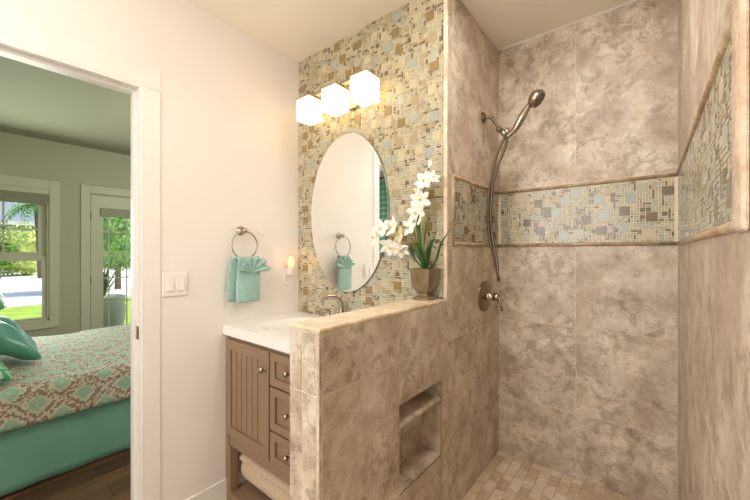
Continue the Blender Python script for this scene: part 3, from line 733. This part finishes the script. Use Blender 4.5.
# faucet: arched spout and two lever handles
F = thing('faucet', (-1.36, 1.375, zt1), 'brushed nickel faucet with low arched spout behind the vanity basin', 'faucet')
MB().lathe([(.024, 0), (.024, .004), (.015, .010), (.013, .06)], (-1.345, 1.375, zt1), (0,0,1), 20).build('base', M['nickel'], F, True)
pts = spline([(-1.345, 1.375, zt1+.03), (-1.345, 1.378, zt1+.085), (-1.353, 1.362, zt1+.128), (-1.375, 1.318, zt1+.145), (-1.396, 1.270, zt1+.128)], 6)
MB().tube(pts, [.016-.0055*i/(len(pts)-1) for i in range(len(pts))], 14).build('spout', M['nickel'], F, True)
for hx in (-1.445, -1.245):
    h = MB().lathe([(.02, 0), (.02, .004), (.011, .012), (.009, .05), (.011, .056), (.002, .06)], (hx, 1.375, zt1), (0,0,1), 18).build('handle', M['nickel'], F, True)
    MB().tube([(hx, 1.375, zt1+.052), (hx+.008, 1.345, zt1+.060), (hx+.012, 1.32, zt1+.070)], [.006, .005, .004], 10).build('lever', M['nickel'], h, True)

# ------------------------------------------------------------------ oval mirror
mr = thing('oval_mirror', (-1.347, YM-.01, Z(.2235)), 'large frameless oval mirror on the mosaic wall above the faucet', 'mirror')
def oval(mb, rx, rz, y, y2, rx2, rz2, n=96):
    vs = [(-1.347+rx*math.cos(2*PI*i/n), y, Z(.2235)+rz*math.sin(2*PI*i/n)) for i in range(n)]+[(-1.347+rx2*math.cos(2*PI*i/n), y2, Z(.2235)+rz2*math.sin(2*PI*i/n)) for i in range(n)]
    mb.add(vs, [(i, (i+1) % n, n+(i+1) % n, n+i) for i in range(n)]); return vs
mb = MB(); n = 96
mb.add([(-1.347+.297*math.cos(2*PI*i/n), YM-.0162, Z(.2235)+.449*math.sin(2*PI*i/n)) for i in range(n)], [tuple(range(n))])
mb.build('silvered_glass', M['mirror'], mr)
mb = MB(); oval(mb, .297, .449, YM-.0161, YM-.0145, .300, .452); mb.build('bevel', M['mirror_edge'], mr)
mb = MB(); oval(mb, .300, .452, YM-.0145, YM-.004, .300, .452); mb.add([(-1.347+.299*math.cos(2*PI*i/n), YM-.0045, Z(.2235)+.451*math.sin(2*PI*i/n)) for i in range(n)], [tuple(range(n))]); mb.build('edge', M['mirror_edge'], mr)

# ------------------------------------------------------------------ vanity light
VL = thing('vanity_light', (-1.34, YM-.02, Z(.86)), 'three-shade brushed nickel wall light glowing above the oval mirror', 'wall lamp')
MB().rbox(-1.42, -1.255, YM-.028, YM-.0035, Z(.80), Z(.91), .004).build('backplate', M['nickel'], VL)
MB().rbox(-1.606, -1.070, 1.306, 1.336, Z(.893), Z(.906), .002).rbox(-1.352, -1.322, 1.32, YM-.02, Z(.893), Z(.905), .002).build('bar', M['nickel'], VL)
for cx in (-1.550, -1.338, -1.126):
    a = MB().rbox(cx-.056, cx+.056, 1.267, 1.379, Z(.888), Z(.893), .0015).lathe([(.02, -.03), (.02, .0)], (cx, 1.323, Z(.889)), (0,0,1), 16).build('shade_holder', M['nickel'], VL)
    # open-bottomed frosted box, thick walls
    bm = bmesh.new(); bmesh.ops.create_cube(bm, size=1)
    for v in bm.verts: v.co = Vector((cx+v.co.x*.110, 1.323+v.co.y*.110, Z(.8255)+v.co.z*.125))
    bmesh.ops.bevel(bm, geom=bm.edges[:], offset=.006, segments=3, affect='EDGES', profile=.5)
    s = MB().bm(bm).build('lamp_shade', M['shade'], VL, True)

# ------------------------------------------------------------------ towel ring and hand towel
ty, tz = 1.026, Z(.118)
TR = thing('towel_ring', (XL, ty, tz), 'brushed nickel towel ring on the white wall beside the vanity', 'towel ring')
MB().lathe([(.026, 0), (.026, .005), (.020, .009), (.012, .013), (.010, .035), (.014, .040), (.014, .052), (.009, .057), (.001, .058)], (XL, ty, tz), (1,0,0), 24).build('wall_mount', M['nickel'], TR, True)
RR = .076; rc = (XL+.046, ty, tz-.004-RR)
MB().tube([(rc[0], rc[1]+RR*math.sin(2*PI*i/48), rc[2]+RR*math.cos(2*PI*i/48)) for i in range(49)], .0042, 10).build('ring', M['nickel'], TR, True)
HT = thing('hand_towel', (XL+.05, 1.02, Z(-.1)), 'teal hand towel with fan-folded top hanging from the nickel ring', 'towel')
def cloth_slab(y0, y1, z0, z1, xf, th, taper=0., ph=0., n=22, curve=.004):
    mb = MB(); vs = []
    for side in (1, -1):
        for i in range(n+1):
            for j in range(n+1):
                u, v = i/n, j/n
                e = (max(0, 1-(2*u-1)**6)*max(0, 1-(2*v-1)**6))**.5
                yc = (y0+y1)/2; hw = (y1-y0)/2*(1-taper*v**2)
                x = xf+side*th/2*e+curve*math.sin(u*7+ph)*math.cos(v*4+ph)
                vs.append((x, yc+(2*u-1)*hw, z0+(z1-z0)*v+.003*math.sin(u*5+ph)*(1-v)))
    m = (n+1)**2
    mb.add(vs, [(s*m+i*(n+1)+j, s*m+(i+1)*(n+1)+j, s*m+(i+1)*(n+1)+j+1, s*m+i*(n+1)+j+1) for s in (0,1) for i in range(n) for j in range(n)])
    return mb
def weld(o):
    bm = bmesh.new(); bm.from_mesh(o.data); bmesh.ops.remove_doubles(bm, verts=bm.verts, dist=.0006); bmesh.ops.recalc_face_normals(bm, faces=bm.faces); bm.to_mesh(o.data); bm.free(); return o
zr = rc[2]-RR
weld(cloth_slab(.932, 1.060, Z(-.272), zr+.012, XL+.030, .016, .30, 1.0).build('back_fold', M['towel'], HT, True))
weld(cloth_slab(.962, 1.105, Z(-.275), Z(-.085), XL+.070, .022, .03, 2.2).build('pocket_fold', M['towel'], HT, True))
mb = MB(); vs = []; n = 20                           # cloth looped over the ring
for i in range(n+1):
    a = PI*i/n
    for j in range(9):
        y = .975+.095*j/8; vs.append((rc[0]+.002-.020*math.cos(a), y+.002*math.sin(3*a+j), zr+.001+.016*math.sin(a)-.008))
vs2 = [(rc[0]+.024, .965+.125*j/8, Z(-.10)) for j in range(9)]
vs += vs2
mb.add(vs, [(i*9+j, (i+1)*9+j, (i+1)*9+j+1, i*9+j+1) for i in range(n+1) for j in range(8)])
o = mb.build('ring_loop', M['towel'], HT, True); md = o.modifiers.new('thickness', 'SOLIDIFY'); md.thickness = .008; md.offset = 0
# pleated fan
mb = MB(); vs = []; na_, nr_ = 72, 8; a0, a1 = R_(165), R_(5)
for i in range(na_+1):
    t = i/na_; a = a0+(a1-a0)*t; fold = math.sin(t*PI*11)
    R0 = .062+.040*max(0, math.cos(a-R_(30)))+.006*fold
    for j in range(nr_+1):
        s = j/nr_; r = .006+R0*s
        vs.append((XL+.090+.013*fold*s+.012*s-.01*s*s, 1.035+r*math.cos(a)*1.05, Z(-.112)+r*math.sin(a)*.92))
mb.add(vs, [(i*(nr_+1)+j, (i+1)*(nr_+1)+j, (i+1)*(nr_+1)+j+1, i*(nr_+1)+j+1) for i in range(na_) for j in range(nr_)])
o = mb.build('fan_fold', M['towel'], HT, True); md = o.modifiers.new('thickness', 'SOLIDIFY'); md.thickness = .005; md.offset = 0

# switch plate
SW = thing('light_switch', (XL, .686, Z(-.156)), 'white double rocker switch plate on the wall beside the doorway', 'switch')
MB().rbox(XL+.0004, XL+.007, .629, .742, Z(-.213), Z(-.099), .003).build('plate', M['plastic'], SW)
for yc in (.662, .709):
    mb = MB(); z0, z1 = Z(-.188), Z(-.124)
    mb.box(XL+.0055, XL+.0075, yc-.0178, yc+.0178, z0-.002, z1+.002)
    mb.add([(XL+.007, yc-.016, z0), (XL+.007, yc+.016, z0), (XL+.013, yc+.016, z0+.002), (XL+.013, yc-.016, z0+.002), (XL+.0075, yc-.016, z1), (XL+.0075, yc+.016, z1)], [(0,1,2,3), (3,2,5,4), (0,3,4), (1,5,2), (0,4,5,1)])
    mb.build('rocker', M['plastic'], SW)
# outlet and night light
OU = thing('wall_outlet', (XL, 1.345, Z(-.16)), 'white outlet plate on the wall under the glowing night light', 'outlet')
MB().rbox(XL+.0004, XL+.006, 1.311, 1.379, Z(-.206), Z(-.100), .003).build('plate', M['plastic'], OU)
so = MB()
for zz in (-.178, -.128): so.lathe([(.016, 0), (.016, .0015), (.015, .002)], (XL+.006, 1.345, Z(zz)), (1,0,0), 20)
o = so.build('socket', M['plastic'], OU); so = MB()
for dy in (-.006, .006): so.box(XL+.0078, XL+.0084, 1.345+dy-.001, 1.345+dy+.001, Z(-.182), Z(-.172))
so.build('slot', M['rubber'], OU)
NL = thing('night_light', (XL+.02, 1.345, Z(-.07)), 'small plug-in night light with glowing amber faceted shell', 'night light')
MB().rbox(XL+.009, XL+.034, 1.328, 1.362, Z(-.145), Z(-.098), .006, 3).build('plug_body', M['plastic'], NL)
mb = MB(); vs = []; nf = 18
M['amber'] = emit('amber_glass', (255, 196, 150), 0.6)
prof = [(.012, -.100), (.018, -.088), (.023, -.070), (.022, -.052), (.014, -.034), (.003, -.024)]
for (r, z) in prof:
    for j in range(nf):
        a = 2*PI*j/nf; k = 1+.18*(j % 2); vs.append((XL+.033+r*.6*k*math.cos(a), 1.348+r*k*math.sin(a), Z(z)))
fs = [(i*nf+j, i*nf+(j+1) % nf, (i+1)*nf+(j+1) % nf, (i+1)*nf+j) for i in range(5) for j in range(nf)]+[tuple(range(nf))[::-1], tuple(5*nf+j for j in range(nf))]
mb.add(vs, fs); mb.build('glowing_shell', M['amber'], NL)
light('night_bulb', 'POINT', (XL+.075, 1.345, Z(-.055)), (0,0,0), .12, (1, .62, .30), .02)

# ------------------------------------------------------------------ shower valve and hand shower
SV = thing('shower_valve', (XP, 1.876, Z(-.248)), 'round brushed nickel shower valve with lever on the plumbing wall', 'shower valve')
vc = (XP, 1.876, Z(-.248))
MB().lathe([(.086, 0), (.086, .004), (.080, .010), (.060, .015), (.034, .019), (.030, .021)], vc, (1,0,0), 40).build('escutcheon', M['bronze'], SV, True)
MB().lathe([(.026, .018), (.026, .030), (.021, .034), (.018, .060), (.022, .064), (.022, .078), (.012, .086), (.001, .087)], vc, (1,0,0), 24).build('hub', M['nickel'], SV, True)
MB().tube([(XP+.072, 1.876, vc[2]), (XP+.088, 1.878, vc[2]-.012), (XP+.094, 1.880, vc[2]-.045), (XP+.098, 1.882, vc[2]-.072)], [.010, .009, .007, .009], 12).build('lever', M['nickel'], SV, True)

HS = thing('hand_shower', (XP, 1.861, Z(.746)), 'brushed nickel hand shower on its wall arm with long looped hose', 'shower head')
fy = 1.861; fz = Z(.746)
MB().lathe([(.032, 0), (.031, .005), (.022, .012), (.012, .018)], (XP, fy, fz), (1,0,0), 28).build('flange', M['bronze'], HS, True)
B0 = Vector((-.600, 1.845, Z(.634)))
MB().tube(spline([(XP+.005, fy, fz), (XP+.05, fy, fz-.014), B0+Vector((-.024, 0, .022))], 8), .0095, 14).build('arm', M['nickel'], HS, True)
mb = MB(); mb.tube([B0+Vector((-.034, 0, .030)), B0+Vector((-.016, 0, .014))], .015, 14); o = mb.build('coupling', M['rubber'], HS, True)
mb = MB(); mb.tube([B0+Vector((-.018, 0, .016)), B0+Vector((.002, 0, -.006)), B0+Vector((.008, 0, -.020))], [.014, .017, .012], 14); mb.tube([B0+Vector((.002, 0, -.004)), B0+Vector((.026, -.004, .004))], .015, 14)
mb.build('bracket', M['nickel'], HS, True)
H0 = B0+Vector((.018, -.006, -.030)); H1 = Vector((-.452, 1.825, Z(.745)))
hp = spline([H0, H0+(H1-H0)*.3+Vector((.004, 0, -.008)), H0+(H1-H0)*.6+Vector((0, 0, .002)), H0+(H1-H0)*.85+Vector((-.002, 0, .010)), H1], 7)
k = len(hp)-1
MB().tube(hp, [.0115+.0085*math.sin(PI*min(1, (i/k)*1.15))**2 for i in range(k+1)], 16).build('handle', M['nickel'], HS, True)
ax = Vector((.74, .02, -.67)).normalized(); hc = Vector((-.432, 1.822, Z(.757)))
MB().lathe([(.008, -.036), (.026, -.032), (.040, -.020), (.046, -.004), (.044, .008), (.041, .013)], hc, ax, 32).build('spray_head', M['nickel'], HS, True)
fm = MB(); fm.lathe([(.036, .012), (.036, .0155), (.030, .0165)], hc, ax, 28)
qd = Vector((0,0,1)).rotation_difference(ax)
for rr, nn in ((.010, 6), (.021, 12), (.030, 16)):
    for i in range(nn):
        p = qd @ Vector((rr*math.cos(2*PI*i/nn), rr*math.sin(2*PI*i/nn), .016)) + hc; fm.lathe([(.0018, 0), (.0014, .003)], p, ax, 6)
fm.build('spray_face', M['rubber'], HS)
hose = [B0+Vector((.006, 0, -.02)), (-.634, 1.850, Z(.54)), (-.664, 1.850, Z(.43)), (-.686, 1.850, Z(.30)), (-.684, 1.850, Z(.12)), (-.656, 1.852, Z(-.05)), (-.632, 1.850, Z(-.135)),
        (-.626, 1.842, Z(-.150)), (-.628, 1.832, Z(-.130)), (-.636, 1.836, Z(-.04)), (-.667, 1.844, Z(.12)), (-.667, 1.846, Z(.30)), (-.642, 1.850, Z(.44)), (-.598, 1.850, Z(.55)), H0+Vector((.0, 0, -.0))]
MB().tube(spline(hose, 10), .0068, 10).build('hose', M['hose'], HS, True)

# ------------------------------------------------------------------ potted orchid on the pony wall
px, py = -.802, 1.366
OR = thing('potted_orchid', (px, py, ZCAP), 'white artificial orchid in a square taupe pot on the pony wall cap', 'plant')
q45 = 'square'
pm = MB()
pm.lathe([(.046, 0), (.046, .006), (.040, .010), (.027, .018), (.024, .026), (.034, .036), (.046, .056), (.052, .090), (.054, .128), (.056, .134), (.058, .140), (.052, .140), (.049, .130), (.047, .122)], (px, py, ZCAP+.001), (0,0,1), 48, square=.62)
pm.build('pot', M['pot'], OR, 'auto')
pm = MB(); pm.lathe([(.046, .114), (.046, .122), (.03, .128), (.001, .130)], (px, py, ZCAP), (0,0,1), 24, square=.6); pm.build('moss', M['soil'], OR, True)
def pix(u, v, y=1.366):
    th = R_(38.7); r = (u-375)/342; k = (math.cos(th)*r-math.sin(th), math.sin(th)*r+math.cos(th), -(v-252)/342); t = y/k[1]
    return Vector((t*k[0], y, E+t*k[2]))
def blade(pts, w, mat, fold=.25):
    pts = spline(pts, 6); mb = MB(); vs = []; k = len(pts)-1
    for i, p in enumerate(pts):
        t = (pts[min(i+1, k)]-pts[max(i-1, 0)]).normalized(); s = t.cross(Vector((0,0,1))); s = s.normalized() if s.length > .05 else Vector((1, 0, 0))
        n_ = s.cross(t).normalized(); ww = w*(math.sin(PI*(.12+.88*i/k))**.6)*(1 if i < k else .05); 
        vs += [p-s*ww+n_*ww*fold, p, p+s*ww+n_*ww*fold, ]
    mb.add(vs, [(i*3+j, (i+1)*3+j, (i+1)*3+j+1, i*3+j+1) for i in range(k) for j in (0, 1)])
    o = mb.build('leaf', mat, OR, True); md = o.modifiers.new('thickness', 'SOLIDIFY'); md.thickness = .0012; return o
base = Vector((px, py, ZCAP+.125))
L_ = [([(-.735, 1.34, -.045), (-.70, 1.33, .035), (-.645, 1.32, .105)], .006, 'leaf'),
      ([(-.76, 1.34, .02), (-.725, 1.32, .055), (-.672, 1.305, .035)], .009, 'leaf'),
      ([(-.77, 1.33, .00), (-.74, 1.31, .03), (-.70, 1.29, .010)], .008, 'leaf'),
      ([(-.83, 1.34, .03), (-.88, 1.33, .065), (-.95, 1.32, .055)], .009, 'leaf_l'),
      ([(-.84, 1.34, .0), (-.88, 1.33, .035), (-.925, 1.32, .022)], .009, 'leaf'),
      ([(-.82, 1.33, .03), (-.84, 1.31, .10), (-.87, 1.29, .12)], .008, 'leaf_l'),
      ([(-.81, 1.33, .03), (-.812, 1.32, .12), (-.80, 1.31, .17)], .008, 'leaf'),
      ([(-.79, 1.33, .02), (-.775, 1.32, .10), (-.76, 1.31, .15)], .007, 'leaf_l'),
      ([(-.80, 1.32, -.02), (-.80, 1.285, .03), (-.775, 1.25, .04)], .010, 'leaf'),
      ([(-.83, 1.32, -.03), (-.85, 1.29, .02), (-.885, 1.26, -.015)], .010, 'leaf'),
      ([(-.85, 1.35, -.03), (-.88, 1.36, .02), (-.93, 1.365, -.005)], .009, 'leaf'),
      ([(-.78, 1.35, -.02), (-.76, 1.37, .05), (-.745, 1.375, .10)], .007, 'leaf')]
for (pp, ww, mt) in L_:
    blade([base+Vector((random.Random(int(ww*1e4)+len(pp)).uniform(-.01, .01), 0, -.004))]+[(a, b_, Z(c_)) for (a, b_, c_) in pp], ww, M[mt])
s1 = spline([base, pix(421, 245, 1.36), pix(420, 220, 1.355), pix(423, 195, 1.35), pix(429, 168, 1.35)], 8)
MB().tube(s1, .0028, 8).build('flower_stem', M['stem'], OR, True)
s2 = spline([base+Vector((-.006, -.005, 0)), pix(417, 245, 1.33), pix(412, 228, 1.31), pix(398, 229, 1.28), pix(382, 232, 1.26), pix(372, 238, 1.25)], 8)
MB().tube(s2, .0026, 8).build('flower_stem', M['stem'], OR, True)
def flower(c, size, face, spin, petals=5, mat='petal', cup=.35):
    c = Vector(c); f = Vector(face).normalized(); q = Vector((0,0,1)).rotation_difference(f); mb = MB(); rnd = random.Random(int(size*1e5+spin*100))
    for k in range(petals):
        a = spin+2*PI*k/petals+rnd.uniform(-.15, .15); L = size*rnd.uniform(.88, 1.08); W = size*(.66 if k % 2 else .80)
        nn, mm_ = 8, 6; vs = []
        for i in range(nn+1):
            t = i/nn; wd = W*math.sin(PI*min(1, .08+.92*t))**.75*(1-.25*(1-t)) if i < nn else W*.10
            for j in range(mm_+1):
                s = -1+2*j/mm_; r_ = L*t
                h = cup*L*t*t*.55 - .10*L*s*s*math.sin(PI*t) + .03*L*math.sin(5*s+k)*t
                vs.append(q @ Vector((r_*math.cos(a)-s*wd*.5*math.sin(a), r_*math.sin(a)+s*wd*.5*math.cos(a), h)) + c)
        mb.add(vs, [(i*(mm_+1)+j, (i+1)*(mm_+1)+j, (i+1)*(mm_+1)+j+1, i*(mm_+1)+j+1) for i in range(nn) for j in range(mm_)])
    o = mb.build('flower', M[mat], OR, True); md = o.modifiers.new('thickness', 'SOLIDIFY'); md.thickness = .0012
    lp = MB(); lp.lathe([(.001, 0), (size*.10, size*.06), (size*.14, size*.16), (size*.08, size*.28), (.001, size*.30)], c, f, 10); lp.build('lip', M['lip'], o, True)
FL = [((424, 181, 1.335), .046, (.1, -1, .2), .3, 'petal'), ((417, 193, 1.34), .040, (-.5, -.8, .2), 1.0, 'petal_y'), ((420, 200, 1.325), .048, (.35, -1, .1), 2.0, 'petal'),
      ((416, 213, 1.32), .050, (-.1, -1, -.1), .7, 'petal'), ((433, 177, 1.33), .030, (.8, -.6, .3), .1, 'petal'),
      ((408, 228, 1.30), .040, (.1, -1, .3), 1.4, 'petal'), ((399, 234, 1.285), .044, (-.4, -.9, -.1), .2, 'petal_y'), ((391, 227, 1.27), .046, (-.2, -1, .3), 2.3, 'petal'),
      ((381, 229, 1.26), .048, (-.1, -1, .35), .9, 'petal'), ((374, 237, 1.25), .044, (-.5, -.9, 0), 1.7, 'petal'), ((390, 247, 1.27), .050, (.2, -.8, -.6), .5, 'petal'), ((400, 250, 1.28), .040, (.4, -.8, -.5), 1.1, 'petal')]
for (p, sz, fc, spn, mt) in FL: flower(pix(*p), sz*1.08, fc, spn, 6, mt)
bp_ = pix(430, 164, 1.35)
MB().ico(bp_, .013, 2, sc=(.85, .8, 1.6)).build('bud', M['petal'], OR, True)

# ------------------------------------------------------------------ outdoors, beyond the bedroom
G = Z(-1.45)
tag(MB().box(-160, XB-.5, -90, 90, G-.3, G).build('lawn', M['lawn']), kind='structure')
struct('floor_porch', MB().box(XB-.16-1.5, XB-.141, .4, 3.0, G, -0.03), M['kerb'])
struct('road', MB().box(-34, -13.0, -80, 80, G, G+.02), M['road'])
struct('kerb', MB().box(-34.6, -34, -80, 80, G, G+.16), M['kerb'])
def leafball(name, c, r, mat, label, cat, n=500, sz=.28, sc=(1,1,1), trunk=0, seed=1, group=None):
    t = thing(name, (c[0], c[1], G), label, cat, group); rnd = random.Random(seed); mb = MB()
    mb.ico(c, r*.80, 2, .16, sc, seed)
    for i in range(n):
        u = rnd.uniform(-1, 1); a = rnd.uniform(0, 2*PI); k = math.sqrt(1-u*u); rr = r*rnd.uniform(.72, 1.08)
        p = Vector((c[0]+rr*sc[0]*k*math.cos(a), c[1]+rr*sc[1]*k*math.sin(a), c[2]+rr*sc[2]*u))
        if p.z < G+.02: continue
        d1 = Vector((rnd.uniform(-1,1), rnd.uniform(-1,1), rnd.uniform(-1,1))).normalized(); d2_ = d1.cross(Vector((rnd.uniform(-1,1), rnd.uniform(-1,1), 1))).normalized(); s = sz*rnd.uniform(.6, 1.2)
        mb.add([p-d1*s*.5, p+d2_*s*.25, p+d1*s*.5, p-d2_*s*.25], [(0,1,2,3)])
    mb.build('foliage', M[mat], t)
    tk = MB(); tk.tube([(c[0], c[1], G), (c[0]+.05, c[1], c[2])], [max(.05, r*.10), r*.05], 8); tk.build('trunk', M['bark'], t, True)
    return t
# a hedge row along the far side of the road
hd = MB(); rnd = random.Random(4)
for i in range(90):
    y = -16+i*.42; hd.ico((-36.2+rnd.uniform(-.3, .3), y, G+.35), .62, 1, .25, (1, 1, .95), i)
for i in range(3500):
    p = Vector((-35.7+rnd.uniform(-.5, .5), rnd.uniform(-16, 22), G+rnd.uniform(.1, 1.15))); d1 = Vector((rnd.uniform(-1,1), rnd.uniform(-1,1), rnd.uniform(-1,1))).normalized(); d2_ = d1.cross(Vector((.3, .2, 1))).normalized()
    hd.add([p-d1*.14, p+d2_*.07, p+d1*.14, p-d2_*.07], [(0,1,2,3)])
tag(hd.build('hedge', M['hedge']), 'low clipped green hedge along the far side of the pale road', 'hedge')
leafball('bush', (-30, 3.0, G+1.5), 1.65, 'bush', 'big yellow-green bush seen in the upper panes of the bedroom window', 'bush', 1500, .26, (1, 1, 1.0), seed=2)
leafball('bush', (-27, 1.7, G+1.3), .75, 'hedge', 'darker green bush beside the big one at the left edge of the window', 'bush', 700, .32, (1, 1, .8), seed=3)
leafball('tree', (-16, 4.1, G+2.0), 1.15, 'tree', 'leafy green tree across the road, seen through the glazed door', 'tree', 1800, .17, (1, 1, 1.1), seed=6)
leafball('tree', (-40, 9.6, G+3.0), 2.9, 'bush', 'pale green tree farther off behind the leafy one', 'tree', 1200, .4, (1, 1, 1), seed=7)
# neighbour's house
NH = thing('neighbour_house', (-46, 0, G), 'pale grey-blue house with a low pitched roof beyond the road', 'house')
MB().box(-52, -44, -9, 5.2, G, G+4.0).build('wall', M['siding'], NH)
rf = MB(); rf.add([(-43.2, -10, G+4.0), (-52.8, -10, G+4.0), (-48, -10, G+6.9), (-43.2, 6.4, G+4.0), (-52.8, 6.4, G+4.0), (-48, 3.0, G+6.9)], [(0,2,5,3), (1,4,5,2), (3,5,4), (0,1,2), (0,3,4,1)]); rf.build('roof', M['roof'], NH)
MB().box(-43.2, -43.05, -10, 6.4, G+3.8, G+4.15).build('fascia', M['trim'], NH)
MB().box(-44.02, -43.95, 1.0, 3.0, G+1.2, G+2.8).build('window', M['roof'], NH)
# palm
PM = thing('palm_tree', (-26, 3.2, G), 'palm with drooping fronds above the bush in the bedroom window', 'palm tree')
MB().tube([(-26, 3.2, G), (-26, 3.1, G+2.0), (-26, 3.0, G+4.0)], [.16, .12, .10], 10).build('trunk', M['bark'], PM, True)
rnd = random.Random(12)
for k in range(14):
    a = 2*PI*k/14+rnd.uniform(-.1, .1); mb = MB(); c0 = Vector((-26, 3.0, G+4.0)); L = 1.3; el = rnd.uniform(.1, .7)
    mid = [c0+Vector((math.cos(a)*L*t, math.sin(a)*L*t, L*(el*t-1.0*t*t))) for t in [i/10 for i in range(11)]]
    mb.tube(mid, .015, 5)
    for i in range(1, 11):
        s = Vector((-math.sin(a), math.cos(a), 0)); w_ = .42*math.sin(PI*(.15+.8*i/10))
        for sg in (1, -1):
            p = mid[i]; d = (mid[i]-mid[i-1]).normalized()
            mb.add([p, p-d*.10, p+s*sg*w_+d*.12-Vector((0,0,.18)), p+d*.04], [(0,1,2), (0,2,3)])
    mb.build('frond', M['palm'], PM)
# planter by the glazed door
c_ = (XB-.62, 1.285, -0.03)
PL = thing('outdoor_planter', c_, 'large round grey-green glazed planter standing outside the glazed door', 'planter')
MB().lathe([(.14, 0), (.16, .02), (.23, .22), (.265, .42), (.275, .56), (.255, .65), (.27, .69), (.27, .725), (.235, .725), (.225, .66)], c_, (0,0,1), 40).build('pot', M['planter'], PL, True)
MB().lathe([(.228, .62), (.228, .655), (.001, .665)], c_, (0,0,1), 24).build('soil', M['soil'], PL)
PP = thing('potted_plant', (c_[0], c_[1], .64), 'spiky strap-leaved green plant growing in the round outdoor planter', 'plant'); rnd = random.Random(21)
for k in range(26):
    a = rnd.uniform(0, 2*PI); L = rnd.uniform(.35, .62); lean = rnd.uniform(.25, .8)
    pts = [Vector((c_[0]+math.cos(a)*L*lean*t, c_[1]+math.sin(a)*L*lean*t, (.636)+L*(1.25*t-.55*lean*t*t))) for t in [i/6 for i in range(7)]]
    mb = MB(); vs = []
    s = Vector((-math.sin(a), math.cos(a), 0))
    for i, p in enumerate(pts):
        w_ = .016*math.sin(PI*(.2+.78*i/6)); vs += [p-s*w_, p+s*w_]
    mb.add(vs, [(i*2, i*2+1, i*2+3, i*2+2) for i in range(6)]); mb.build('leaf', M['leaf_l'], PP, True)
